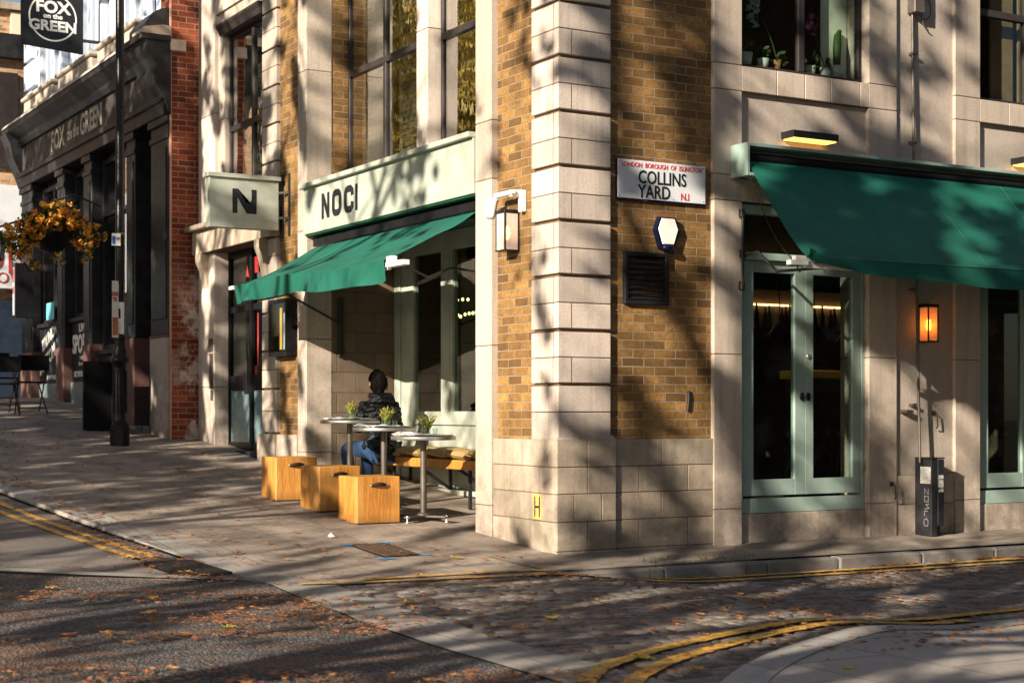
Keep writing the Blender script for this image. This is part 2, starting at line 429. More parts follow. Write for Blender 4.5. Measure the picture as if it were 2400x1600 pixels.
def asphalt(name, c, scale, leaf=0.0, bumpd=.006, spark=.5):
    n = NT(name); p = n.pos()
    v = n.n('TexVoronoi'); v.inputs['Scale'].default_value = scale; n.l(p, v.inputs['Vector'])
    a = n.ramp(v.outputs['Color'], [(.0, tuple(x*.35 for x in c)), (.6, c), (1, tuple(min(1, x*(1+spark*2.5)) for x in c))])
    big = n.noise(p, .9, 6, .65)
    a = n.mix(n.ramp(big, [(.35, 0.0), (.7, .5)]), a, tuple(x*1.8 for x in c))
    if leaf:
        f = n.ramp(n.noise(n_rot(n, p), 2.3, 8, .8, (.35, 1.2, 1)), [(.46, 0.0), (.56, 1.0)])
        f2 = n.ramp(n.noise(p, 38, 4, .7), [(.44, 0.0), (.56, 1.0)])
        a = n.mix(n.math('MULTIPLY', n.math('MULTIPLY', f, f2), leaf*.7), a, (.30, .13, .05))
    n.col(a); n.rough(.8)
    n.bump(n.math('ADD', n.math('MULTIPLY', v.outputs['Distance'], -1.2), n.noise(p, scale*.6, 4)), bumpd, 1.0)
    return n.m
M['asphalt'] = asphalt('coarse_asphalt', (.044, .044, .046), 58, 1.0, .018, 2.0)
M['road_smooth'] = asphalt('worn_asphalt', (.15, .13, .12), 160, .25, .004)
def flag_mat(name, c, bw, rh, axis_swap=False, mort=(.085, .068, .055), shift=(0, 0, 0), dark=.5):
    n = NT(name); p = n.pos()
    mp = n.n('Mapping'); mp.inputs['Location'].default_value = shift
    if axis_swap: mp.inputs['Rotation'].default_value = (0, 0, R(90))
    n.l(p, mp.inputs[0])
    wob = n.n('TexNoise'); wob.inputs['Scale'].default_value = 4; n.l(p, wob.inputs['Vector'])
    vec = n.mix(.008, mp.outputs[0], wob.outputs['Color'], 'ADD')
    b = n.n('TexBrick'); n.l(vec, b.inputs['Vector'])
    n.val(b, Scale=1.0, Mortar_Size=.005, Mortar_Smooth=.3, Bias=0.0, Brick_Width=bw, Row_Height=rh)
    b.inputs['Color1'].default_value = (0, 0, 0, 1); b.inputs['Color2'].default_value = (1, 1, 1, 1)
    a = n.ramp(b.outputs['Color'], [(0, tuple(x*.75 for x in c)), (1, tuple(x*1.15 for x in c))])
    a = n.mix(n.ramp(n.noise(p, 1.1, 9, .78), [(.40, 0.0), (.62, 1.0)]), a, tuple(x*dark for x in c))
    a = n.mix(n.ramp(n.noise(p, 40, 4, .7), [(.4, 0.0), (.8, .5)]), a, tuple(x*.4 for x in c))
    a = n.mix(n.ramp(n.noise(p, 7, 8, .8), [(.60, 0.0), (.72, .5)]), a, (.20, .09, .045))
    a = n.mix(b.outputs['Fac'], a, mort)
    n.col(a); n.rough(n.mixf(n.noise(p, 3, 4), .55, .9))
    n.bump(n.math('SUBTRACT', n.math('ADD', n.noise(p, 60, 5, .7), n.math('MULTIPLY', n.noise(p, 6, 4), 1.5)), n.math('MULTIPLY', b.outputs['Fac'], 1.2)), .006, .8)
    return n.m
M['flags'] = flag_mat('paving_flags', (.38, .31, .255), .62, .62, True, mort=(.13, .105, .085), dark=.36)
M['flags_near'] = flag_mat('pale_paving_flags', (.46, .41, .365), .9, .6, True, shift=(.2, .1, 0), dark=.7)
M['granite_kerb'] = flag_mat('granite_kerb', (.30, .27, .25), .95, 5, False, shift=(.3, 2, 0))
M['granite_strip'] = flag_mat('granite_strip', (.36, .33, .30), .9, 5, True, shift=(.3, 2.9, 0), dark=.75)
M['granite_curve'] = flag_mat('granite_curve', (.40, .38, .36), .9, 9, False, shift=(.3, 4, 0), dark=.8)
def sett_mat():
    n = NT('granite_setts'); g = n.n('NewGeometry'); p = g.outputs['Position']
    a = n.ramp(g.outputs['Random Per Island'], [(0, (.09, .08, .075)), (.4, (.19, .16, .14)), (.8, (.28, .235, .20)), (1, (.25, .24, .245))])
    a = n.mix(n.ramp(n.noise(p, 2.0, 6, .7), [(.48, 0.0), (.68, .65)]), a, (.20, .10, .055))
    a = n.mix(n.ramp(n.noise(p, 60, 4, .7), [(.4, 0.0), (.7, .6)]), a, (.03, .025, .022))
    n.col(a); n.rough(n.mixf(n.noise(p, 9, 4), .35, .8)); n.bump(n.noise(p, 45, 6, .75), .012, 1.0)
    return n.m
M['setts'] = sett_mat()
def yl_mat():
    n = NT('worn_yellow_paint'); p = n.pos()
    f = n.ramp(n.noise(p, 22, 8, .85), [(.43, 0.0), (.50, 1.0)])
    a = n.mix(f, (.12, .08, .05), n.ramp(n.noise(p, 3, 5), [(.3, (.55, .29, .035)), (.7, (.86, .47, .05))]))
    n.col(a); n.rough(.7); n.bump(n.noise(p, 70, 4), .004, .8)
    return n.m
M['yline'] = yl_mat()
M['soil'] = asphalt('dirt', (.07, .055, .04), 60, .3)
M['grass'] = simple('park_grass', (.06, .09, .025), .95, dirt=.5, scale=3)
M['bark'] = simple('plane_bark', (.15, .12, .08), .9, dirt=.5, scale=5, bump=.6)
M['leaf_y'] = leafmat('autumn_leaves', [(.50, .38, .08), (.70, .54, .13), (.34, .31, .08), (.72, .45, .10)], .55)
M['litter'] = leafmat('fallen_leaves', [(.26, .08, .025), (.48, .18, .05), (.55, .26, .08), (.16, .05, .02), (.38, .12, .03)], .1)
M['leaf_big'] = leafmat('fresh_fallen_leaf', [(.55, .30, .05), (.50, .24, .04)], .2)
M['leaf_yel'] = leafmat('yellow_fallen_leaf', [(.62, .50, .03), (.60, .45, .03)], .2)
M['herb'] = leafmat('heather_leaves', [(.26, .27, .04), (.42, .38, .07), (.14, .17, .03)], .3)
M['fol'] = leafmat('basket_foliage', [(.03, .06, .015), (.06, .10, .02), (.02, .045, .012)], .3)
M['flower'] = leafmat('orange_begonias', [(.80, .36, .03), (.90, .52, .04), (.85, .24, .05), (.95, .62, .10)], .25)
M['petal_w'] = leafmat('white_orchid', [(.5, .48, .42), (.6, .57, .5)], .3)
M['petal_p'] = leafmat('purple_orchid', [(.30, .05, .20), (.4, .09, .28)], .3)
M['mossy'] = leafmat('kerb_weeds', [(.14, .16, .03), (.2, .2, .05)], .3)
M['cushion'] = None
def cush_mat():
    n = NT('mustard_ribbed_fabric'); p = n.objc()
    w = n.n('TexWave'); n.val(w, Scale=14.0, Distortion=1.0); n.l(p, w.inputs[0]); w.bands_direction = 'DIAGONAL'
    n.col(n.ramp(w.outputs['Fac'], [(.2, (.22, .13, .05)), (.8, (.55, .38, .15))])); n.rough(.9)
    n.bump(w.outputs['Fac'], .006, .9); return n.m
M['cushion'] = cush_mat()

# ------------------------------------------------------------------ ground heights
def sst(a, b, x):
    t = max(0., min(1., (x-a)/(b-a))); return t*t*(3-2*t)
def base_z(x, y):
    w = .6
    sp = w*math.log(1+math.exp(min(40, y/w))) if y < 20 else y
    z = .097*min(sp, 15)-.04
    if y < 0: z -= .002*min(6, -y)
    return z
def road_z(x, y): return base_z(x, y)-.10*sst(-.9, .5, x)*sst(-.3, -1.0, y)
def sheet(mb, xs, ys, zf, dz=0.0):
    vs = [(x, y, zf(x, y)+dz) for y in ys for x in xs]; nx = len(xs)
    mb.add(vs, [(j*nx+i, j*nx+i+1, (j+1)*nx+i+1, (j+1)*nx+i) for j in range(len(ys)-1) for i in range(nx-1)], True)
    return mb
def lin(a, b, n): return [a+(b-a)*i/n for i in range(n+1)]
KX = [(-40, -3.6), (-5.2, -3.12), (-3.8, -3.10), (-2.8, -3.04), (-1.3, -2.88), (-.6, -2.80), (.04, -2.87), (1.5, -3.02), (2.3, -3.12), (4.7, -3.44), (12, -4.1), (60, -9)]
def kerb_x(y):
    for (a, xa), (b, xb) in zip(KX, KX[1:]):
        if a <= y <= b: return xa+(xb-xa)*(y-a)/(b-a)
    return KX[-1][1]
def road_main_z(x, y):
    return base_z(x, y)-.035*sst(.4, 3.0, y)
# the ground under and around everything
g = MB(); xs = [-200, -80, -40, -20, -12, -8, -6, -4, -2, 0, 3, 8, 20, 60, 200]; ys = [-200, -60, -20, -10, -5, -2, -1, 0, 1, 2, 4, 6, 8, 10, 12, 14, 15.2, 18, 30, 60, 200]
sheet(g, xs, ys, base_z, -.19); struct('ground', g, M['soil'])
g = MB(); sheet(g, [-200, -60, -30, -13.2], ys, base_z, .03); tag(obj('park_grass', g, M['grass']), 'grass of the green across the street', 'grass', kind='stuff')
# main road: coarse part in the foreground, smoother part up the street
ce = lambda x: -.5 + (-2.9-x)*.72 if x > -4.4 else .58 + (-4.4-x)*.25
g = MB(); ys = lin(-30, -7, 12)+lin(-6.8, -.7, 50); 
vs = []; NXX = 30
rows = lin(0, 1, 80)
def coarse(u, v):
    y0 = -30
    y = -30+24*min(1, v*4) if v < .25 else -6+ (v-.25)/.75*6.0
    xk = kerb_x(min(y, -.3)); x = -12.8+(xk+12.8)*u
    if v >= .25: y = -6+(v-.25)/.75*(6.0+ce(x)-0.02); x = -12.8+(kerb_x(min(y, 5))+12.8)*u
    return (x, y, road_main_z(x, y)-.003)
g.grid(coarse, 40, 90); struct('road_foreground', g, M['asphalt'])
g = MB()
def upper(u, v):
    x = -12.8+(kerb_x(1)+12.8)*u; y = ce(x)+v**1.6*(60-ce(x)); x = -12.8+(kerb_x(y)+12.8)*u; y = y if v > 0 else ce(x)
    return (x, y, road_main_z(x, y))
g.grid(upper, 40, 70)
g.grid(lambda u, v: (lambda x: (x, ce(x), road_main_z(x, ce(x))-.05*v))(-12.8+(kerb_x(-.5)+12.8)*u), 40, 1)
struct('road', g, M['road_smooth'])
# pavement along the street (flags), with its granite kerb
g = MB()
def pav(u, v):
    y = -.95+v**1.15*61; x = kerb_x(y)+.30; x = x+(1.3-x)*u
    return (x, y, base_z(x, y)+.004*0)
g.grid(pav, 30, 120); struct('pavement', g, M['flags'])
g = MB()
def kerb(u, v):
    y = -.62+v*60; x0 = kerb_x(y); z = base_z(x0, y)
    pr = [(0, -.12), (0, -.012), (.012, 0), (.297, 0)]; a, b = pr[int(round(u*3))]
    return (x0+a, y, z+b+.002)
g.grid(kerb, 3, 200, False); struct('kerb', g, M['granite_strip'])
# granite strip that carries the kerb line across the mouth of the yard
g = MB()
g.grid(lambda u, v: (lambda y: (kerb_x(y)+.42*u, y, base_z(0, y)+.003+.006*noise.noise((u*3, y*2, 1))))(-9+v*8.38), 6, 120)
struct('granite_strip', g, M['granite_strip'])
# yard road of granite setts, each a rounded block
g = MB(); rnd = random.Random(3)
y = -10.2; rowi = 0
while y < -.98:
    rh = rnd.uniform(.085, .105); x = kerb_x(y)+.43+rnd.uniform(0, .1)
    while x < 9.5:
        w = rnd.uniform(.10, .175)
        inside = True
        if y > -1.02-.0 : inside = False
        # leave the near pavement out
        ny = -4.0 if x > .3 else -4.0-(.3-x)*.32-max(0, -.6-x)**1.6*.12
        if y < ny-.12: inside = False
        if y > -1.1 and x > -.3: inside = False
        if inside:
            x0, x1, y0, y1 = x+.004, x+w-.004, y+.004, y+rh-.004
            zc = road_z((x0+x1)/2, (y0+y1)/2)+rnd.uniform(-.004, .003)+.010*noise.noise((x*1.1, y*1.6, 3))
            tx, ty = rnd.uniform(-.03, .03), rnd.uniform(-.04, .04)
            def P(a, b, d): return (a, b, zc+d+(a-(x0+x1)/2)*tx+(b-(y0+y1)/2)*ty)
            m = .010
            vs = [P(x0, y0, -.05), P(x1, y0, -.05), P(x1, y1, -.05), P(x0, y1, -.05), P(x0, y0, -.006), P(x1, y0, -.006), P(x1, y1, -.006), P(x0, y1, -.006),
                  P(x0+m, y0+m, 0), P(x1-m, y0+m, 0), P(x1-m, y1-m, 0), P(x0+m, y1-m, 0), P((x0+x1)/2, (y0+y1)/2, .003)]
            fs = [(0, 1, 5, 4), (1, 2, 6, 5), (2, 3, 7, 6), (3, 0, 4, 7), (4, 5, 9, 8), (5, 6, 10, 9), (6, 7, 11, 10), (7, 4, 8, 11), (8, 9, 12), (9, 10, 12), (10, 11, 12), (11, 8, 12)]
            g.add(vs, fs, True)
        x += w
    y += rh; rowi += 1
def sbed(u, v):
    y = -10.3+v*9.4; x = kerb_x(y)+.40; x = x+(9.5-x)*u
    return (x, y, road_z(x, y)-.011)
g.grid(sbed, 60, 40); struct('yard_road', g, M['setts'])
# yard pavement at the foot of the right hand wall and its kerb
g = MB(); sheet(g, lin(-.62, 9.5, 30), lin(-.93, .1, 6), base_z, .006)
struct('yard_pavement', g, M['flags'])
g = MB(); rnd = random.Random(5); x = -.62
while x < 9.4:
    w = rnd.uniform(.75, 1.05); x1 = x+w-.008; dz = rnd.uniform(-.004, .004); dy = rnd.uniform(-.006, .006)
    n0 = len(g.v); g.box(x, x1, -1.075+dy, -.935, -.32, -.037+dz, .014); x += w
struct('yard_kerb', g, M['granite_kerb'])
# near pavement at the lower right with its pale curved kerb
NK = [(-3.6, -6.6), (-2.9, -5.75), (-2.57, -5.347), (-2.2, -5.035), (-1.714, -4.716), (-1.163, -4.44), (-.634, -4.22), (.1, -4.02), (1.1, -3.94), (3, -3.93), (9.5, -3.93)]
def crv(P, t):
    t = t*(len(P)-1); i = min(int(t), len(P)-2); f = t-i
    p0 = P[max(i-1, 0)]; p1 = P[i]; p2 = P[i+1]; p3 = P[min(i+2, len(P)-1)]
    return tuple(.5*((2*p1[k])+(-p0[k]+p2[k])*f+(2*p0[k]-5*p1[k]+4*p2[k]-p3[k])*f*f+(-p0[k]+3*p1[k]-3*p2[k]+p3[k])*f**3) for k in (0, 1))
def crvn(P, t):
    a = Vector(crv(P, max(0, t-.01))); b = Vector(crv(P, min(1, t+.01))); d = (b-a).normalized(); return Vector((d.y, -d.x))
g = MB()
def nkerb(u, v):
    c = Vector(crv(NK, v)); q = c+crvn(NK, v)*(.30*min(1, u*1.0)); dz = -.08 if u == 0 else 0.004
    c = Vector(crv(NK, v)) if u == 0 else q
    return (c.x, c.y, road_z(c.x, c.y)+.012+dz)
g.grid(nkerb, 3, 120); struct('curved_kerb', g, M['granite_curve'])
g = MB()
def npav(u, v):
    c = Vector(crv(NK, v))+crvn(NK, v)*.30; y = c.y+(-11-c.y)*u; return (c.x+.3*u, y, road_z(c.x, max(y, c.y-1))+.012)
g.grid(npav, 30, 60); struct('near_pavement', g, M['flags_near'])

# dirt-filled gutter, a painted shadow line and the pale channel stones where the coarse asphalt begins
g = MB(); g.grid(lambda u, v: (lambda y: (kerb_x(y)-.05+.055*u, y, road_main_z(kerb_x(y), y)+.005))(.7+v*40), 1, 160)
g.grid(lambda u, v: (lambda x: (x, ce(x)-.07*(1-abs(2*u-1)**2)*(v), road_main_z(x, ce(x))+.004))(-7.5+4.4*u), 60, 1)  # black strip painted in for the shadow gap at the asphalt edge
struct('gutter', g, simple('gutter_dirt_and_shadow', (.012, .010, .009), .9))
g = MB(); g.grid(lambda u, v: (lambda x: (x, ce(x)+.17*v, road_main_z(x, ce(x)+.17*v)+.008))(-12+(12-2.86)*u), 80, 2)
struct('channel_stones', g, M['granite_strip'])

# painted yellow lines: one object per line
def yline(P, w, zf, seed=1, dz=.008, n=90):
    mb = MB(); rn = random.Random(seed)
    vs = []
    for i in range(n+1):
        t = i/n; c = Vector(crv(P, t)); nn = crvn(P, t)
        for k in (-1, -.33, .33, 1):
            q = c+nn*(w/2*k+(rn.uniform(-.004, .004) if abs(k) == 1 else 0)); vs.append((q.x, q.y, zf(q.x, q.y)+dz+.003*noise.noise((q.x*9, q.y*9, 0))))
    mb.add(vs, [(i*4+k, i*4+k+1, (i+1)*4+k+1, (i+1)*4+k) for i in range(n) for k in range(3)], True)
    return mb
def yl(P, w, zf, s, label, dz=.008): tag(obj('yellow_line', yline(P, w, zf, s, dz), M['yline']), label, 'road marking', 'painted yellow parking lines', 'structure')
yl([(-4.1, 8.5), (-3.58, 3.9), (-3.38, 2.5), (-3.15, .85)], .075, road_main_z, 1, 'yellow line next to the street kerb, inner of the pair')
yl([(-4.26, 8.5), (-3.75, 3.9), (-3.54, 2.5), (-3.30, .83)], .075, road_main_z, 2, 'yellow line in the street, outer of the pair', .008)
yl([(-2.15, -.80), (-1.25, -.81), (-.4, -.86), (.4, -1.125), (1.4, -1.19), (2.8, -1.22), (9, -1.24)], .07, road_z, 3, 'yellow line under the far yard kerb, closer to the kerb', .014)
yl([(-2.66, -.86), (-1.9, -.98), (-1.2, -1.06), (-.2, -1.17), (.5, -1.32), (1.5, -1.39), (3, -1.43), (9, -1.46)], .07, road_z, 4, 'yellow line along the far yard kerb, farther out on the setts', .014)
yl([(-3.2, -5.3), (-2.817, -4.87), (-2.417, -4.60), (-2.1, -4.44), (-1.372, -4.15), (-.8, -3.98), (-.1, -3.83), (.6, -3.74), (2, -3.70), (9, -3.69)], .095, road_z, 5, 'yellow line curving across the foreground setts, outer of the pair', .014)
yl([(-3.15, -5.6), (-2.811, -5.17), (-2.378, -4.83), (-1.9, -4.58), (-1.423, -4.37), (-.9, -4.19), (-.2, -4.02), (.6, -3.93), (2, -3.885), (9, -3.87)][:8], .095, road_z, 6, 'yellow line curving round the near pavement kerb, inner of the pair', .014)
# blue survey marks, drain covers
def blotch(cx, cy, r, s, sx=1.6, sy=.7, dz=.006):
    rn = random.Random(s); n = 22; mb = MB()
    vs = [(cx, cy, base_z(cx, cy)+dz)]
    for i in range(n):
        a = 2*math.pi*i/n; q = r*rn.uniform(.35, 1.1); x = cx+q*sx*math.cos(a); y = cy+q*sy*math.sin(a); vs.append((x, y, base_z(x, y)+dz))
    mb.add(vs, [(0, 1+i, 1+(i+1) % n) for i in range(n)]); return mb
for i, (x, y, r, lb) in enumerate([(-1.43, .98, .07, 'blue spray mark left of the slotted drain cover'), (-1.12, 1.0, .07, 'blue spray mark behind the slotted drain cover'),
                                  (-1.46, .22, .07, 'pale blue spray mark in front of the slotted drain cover'), (-1.10, .30, .05, 'small blue spray mark right of the slotted drain cover')]):
    tag(obj('spray_mark', blotch(x, y, r, 20+i), M['blue_mark']), lb, 'paint mark', 'blue spray marks round the drain cover')
d = thing('drain_cover', (-1.27, .64, base_z(-1.27, .64)), 'slotted rusty drain cover set in the pavement in front of the corner', 'drain cover')
mb = MB()
def gp(x, y, dz): return (x, y, base_z(x, y)+dz)
for i in range(17):
    y = .34+i*.038
    for xa, xb in ((-1.42, -1.275), (-1.265, -1.12)):
        vs = [gp(xa, y, -.01), gp(xb, y+.01, -.01), gp(xb, y+.032, -.01), gp(xa, y+.022, -.01), gp(xa, y, .012), gp(xb, y+.01, .012), gp(xb, y+.032, .012), gp(xa, y+.022, .012)]
        mb.add(vs, [(4, 5, 6, 7), (0, 1, 5, 4), (1, 2, 6, 5), (2, 3, 7, 6), (3, 0, 4, 7)])
obj('grille', mb, simple('rusty_iron', (.10, .06, .04), .7, dirt=.4, scale=20), d)
mb = MB(); mb.grid(lambda u, v: gp(-1.45+.36*u, .31+.70*v, .004), 2, 8); obj('frame', mb, M['plastic_dk'], d)
d = thing('gutter_grating', (-3.1, .25, base_z(-3.1, .25)), 'black gutter grating at the end of the street kerb lines', 'drain cover')
mb = MB()
for i in range(14):
    y = -.10+i*.05; xa = kerb_x(y)-.40; xb = kerb_x(y)-.02
    mb.bar((xa, y, road_main_z(xa, y)+.012), (xb, y, road_main_z(xb, y)+.012), .022, .02)
obj('grille', mb, M['iron'], d)
mb = MB(); mb.grid(lambda u, v: (lambda y: (kerb_x(y)-.42+.41*u, y, road_main_z(-3.2, y)+.005))(-.14+.74*v), 2, 8); obj('frame', mb, M['plastic_dk'], d)

# ------------------------------------------------------------------ stone wall helper: real blocks with open joints
def blocks(mb, jb, ax, u0, u1, zs, face, back, gap=.007, core=.006, uj=None, c=.004):
    """courses between heights zs; uj(course index) -> list of upright joints"""
    for i in range(len(zs)-1):
        us = [u0]+sorted(uj(i) if uj else [])+[u1]
        for a, b in zip(us, us[1:]):
            mb.wb(ax, a+(gap/2 if a != u0 else 0), b-(gap/2 if b != u1 else 0), zs[i]+gap/2, zs[i+1]-gap/2, face, back, c)
    jb.wb(ax, u0+.004, u1-.004, zs[0], zs[-1]-.004, face+core, back-.004)

CB = thing('corner_building', (0, 0, 0), 'yellow brick and pale stone corner building with sage green shopfronts', 'building')
st = MB(); jt = MB(); pl = MB(); q = MB(); TOP = 9.0
rj = random.Random(11)
# corner quoin: pairs of courses over a rebated channel
zq = [.945, 1.395]+[1.848+.455*i for i in range(17)]; zq = [z for z in zq if z < TOP]+[TOP]
for i in range(1, len(zq)-1):
    z0, z1 = zq[i], zq[i+1]; zm = (z0+z1)/2+.012
    q.box(0, .525, 0, .43, z0+.028, zm-.003, .005)
    for (a, b) in ((0, .43),): q.box(0, .525, 0, .43, zm+.003, z1-.003, .005)
q.box(0, .525, 0, .43, .948, 1.175, .005); q.box(0, .525, 0, .43, 1.181, 1.395, .005)
jt.box(.03, .50, .03, .41, .9, TOP)
for i in range(1, len(zq)-1):       # upright joints scored into the quoin stones
    z0, z1 = zq[i], zq[i+1]; zm = (z0+z1)/2+.012
    jt.box(.127, .133, -.0015, .02, z0+.03, zm-.004); jt.box(-.0015, .02, .066, .072, zm+.004, z1-.004)
    jt.box(-.0015, .02, .075, .081, z0+.04, zm-.004)
obj('quoin', q, M['stone_pale'], CB)
for bb in ((.5, 1.63, .045, .40), (.045, .36, .41, 1.085), (.03, .36, 5.54, 6.16)): obj('brick_wall', MB().box(*bb, .90, TOP), M['brick'], CB)
# plinth
zp = [-.30, .022, .264, .496, .72, .95]
blocks(pl, jt, 'y', -.025, .563, zp, -.025, .25, uj=lambda i: [[], [.275], [.144, .418], [.275], [.275]][i] if i else [.2])
blocks(pl, jt, 'y', .563, 1.622, zp, .012, .40, uj=lambda i: [[1.2], [.827, 1.342], [1.061], [.827, 1.342], [1.061]][i])
zpl = [-.2, .264, .496, .72, .95]
blocks(pl, jt, 'x', .0, .40, zpl, -.022, .25, uj=lambda i: [[.27], [.15], [.27], [.156]][i])
blocks(pl, jt, 'x', .40, 1.085, zpl, .0, .25, uj=lambda i: [[.79], [.62], [.792], []][i])
pl.add([(-.025, -.025, .947), (.563, -.025, .947), (.563, .06, .947), (.02, .02, .985), (.563, .02, .985), (.02, .43, .985), (-.025, .40, .947)], [(0, 1, 4, 3), (0, 3, 5, 6)])
obj('plinth', pl, M['stone_dirty'], CB)
# pilasters and bands of the yard front
ZA = [-.3, .32, 1.69, 3.05, 3.28, 4.03, 4.26, 5.7, 7.2, TOP]
for a, b in ((1.617, 1.93), (3.44, 3.79), (4.56, 4.90), (6.42, 6.76)):
    pm_ = MB(); blocks(pm_, jt, 'y', a, b, ZA, 0, .40); obj('pilaster', pm_, M['stone'], CB)
pm_ = MB(); blocks(pm_, jt, 'y', 3.79, 4.56, [-.3, .30, .58], .018, .38, uj=lambda i: []); obj('pier_foot', pm_, M['stone'], CB)
obj('rendered_panel', MB().box(3.79, 4.56, .036, .40, .58, TOP), M['render'], CB); obj('rendered_panel', MB().box(6.76, 9.5, .036, .40, -.3, TOP), M['render'], CB)
for a, b in ((1.93, 3.44), (4.90, 6.42)):
    for nm_, zz_, fc_, uu_ in (('base_panel', [-.3, .27], .05, []), ('sill_band', [4.03, 4.26], .0, [a+.40, a+.73, a+1.04, a+1.40]), ('lintel', [3.05, 3.28], .004, [a+.75])):
        pm_ = MB(); blocks(pm_, jt, 'y', a, b, zz_, fc_, .40 if fc_ == .05 else .38, uj=lambda i: uu_); obj(nm_, pm_, M['stone'], CB)
    obj('rendered_panel', MB().box(a, b, .05, .40, 3.28, 4.03), M['render'], CB); obj('rendered_panel', MB().box(a, b, .03, .40, 6.05, TOP), M['render'], CB)
# street front: pilasters either side of the recessed bay, far brick pier, second quoin, door surround
pm_ = MB(); blocks(pm_, jt, 'x', 1.085, 1.375, [-.2, .35, 1.77, 3.25, 3.77, 5.2, 7, TOP], -.02, .40); obj('pilaster', pm_, M['stone'], CB)
pm_ = MB(); blocks(pm_, jt, 'x', 5.29, 5.545, [.3, .73, 2.0, 3.208, 5.0, 6.6, TOP], -.005, .30); obj('pilaster', pm_, M['stone'], CB)
# side wall of the bay (faces the camera): stone below, brick above
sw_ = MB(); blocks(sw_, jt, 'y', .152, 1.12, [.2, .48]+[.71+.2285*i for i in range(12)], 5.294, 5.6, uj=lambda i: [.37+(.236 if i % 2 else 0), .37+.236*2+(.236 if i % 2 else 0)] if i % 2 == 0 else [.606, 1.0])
obj('side_stone_wall', sw_, stone('shaded_bay_stone', (.16, .115, .08), .55, .5), CB)  # limestone colour darkened to stand in for the bay's shade
obj('side_brick_wall', MB().box(.16, .75, 5.30, 5.6, 3.22, TOP), M['brick'], CB)
q2 = MB(); z = .92; zs2 = [.92, 1.44, 1.885, 2.33, 2.77, 3.212, 3.655, 4.095, 4.537, 4.98, 5.423, 5.87, 6.3, 6.75, 7.2, 7.7, TOP]
for a, b in zip(zs2, zs2[1:]):
    m = (a+b)/2+.01; q2.box(-.02, .36, 6.15, 6.60, a+.022, m-.003, .005); q2.box(-.02, .36, 6.15, 6.60, m+.003, b-.003, .005)
    jt.box(-.0215, .0, 6.40, 6.406, a+.03, m-.004)
jt.box(.01, .34, 6.17, 6.58, .7, TOP)
q2.box(-.06, .3, 6.15, 6.68, .45, .92, .02); q2.box(-.03, .3, 5.56, 6.14, .45, .92, .02)
obj('quoin', q2, M['stone'], CB)
pm_ = MB(); blocks(pm_, jt, 'x', 8.27, 8.89, [.6, 1.5, 3.22], -.01, .5)
blocks(pm_, jt, 'x', 8.27, 8.89, [3.52, 5.0, 6.9, TOP], -.01, .5); obj('pilaster', pm_, M['stone_pale'], CB)
blocks(st, jt, 'x', 8.03, 8.27, [3.52, 4.9, 6.25], .04, .5)
st.box(-.0, .5, 6.60, 8.27, 6.25, TOP); st.box(.03, .5, 6.60, 8.03, 6.0, 6.25)
obj('stonework', st, M['stone'], CB)
lt = MB(); blocks(lt, jt, 'x', 6.16, 8.885, [3.22, 3.52], -.10, .5, uj=lambda i: [7.0, 7.9]); lt.box(-.20, .5, 6.20, 8.93, 3.52, 3.585, .01)
lt.prism([(0, 3.22), (0, 2.85), (.02, 2.80), (.0, 2.78), (-.05, 3.0), (-.10, 3.12), (-.10, 3.22)][::-1], lambda a, z: (a-.012, 8.50, z), lambda a, z: (a-.012, 8.72, z))
lt.prism([(0, 3.22), (0, 2.85), (.02, 2.80), (.0, 2.78), (-.05, 3.0), (-.10, 3.12), (-.10, 3.22)][::-1], lambda a, z: (a-.022, 6.42, z), lambda a, z: (a-.022, 6.60, z))
obj('entrance_lintel', lt, M['stone_dirty'], CB)
obj('joints', jt, M['joint'], CB)
# hidden shell: roofs, floors and the rooms behind the glass
sh = MB(); sh.box(.1, 9.5, .1, 8.85, TOP, TOP+.2)
sh.box(1.16, 9.4, .42, 8.8, 3.10, 3.22); sh.box(.60, 9.4, 5.5, 8.8, 3.10, 3.22)   # floor between storeys
sh.box(.56, 9.4, .42, 5.6, 3.30, 3.42)
sh.box(9.4, 9.5, .36, 8.85, -.2, TOP); sh.box(.5, 9.5, 8.80, 8.88, -.2, TOP)
sh.box(.4, 1.14, .42, 1.37, -.2, TOP); sh.box(1.14, 9.4, .42, 8.8, .1, .16)
sh.box(.0, 1.10, 1.36, 5.30, 3.16, 3.66)
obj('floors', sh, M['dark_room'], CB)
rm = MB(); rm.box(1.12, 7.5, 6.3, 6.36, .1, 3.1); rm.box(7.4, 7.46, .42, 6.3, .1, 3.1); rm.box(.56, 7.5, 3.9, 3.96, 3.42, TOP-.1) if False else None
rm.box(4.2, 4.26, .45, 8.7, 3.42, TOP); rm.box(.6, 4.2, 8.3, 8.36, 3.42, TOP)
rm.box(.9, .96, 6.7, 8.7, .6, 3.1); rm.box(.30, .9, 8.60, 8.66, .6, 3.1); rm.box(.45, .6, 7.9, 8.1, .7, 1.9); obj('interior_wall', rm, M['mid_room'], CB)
obj('bay_soffit', MB().box(-.02, 1.10, 1.38, 5.29, 3.135, 3.158), M['deep_green'], CB)

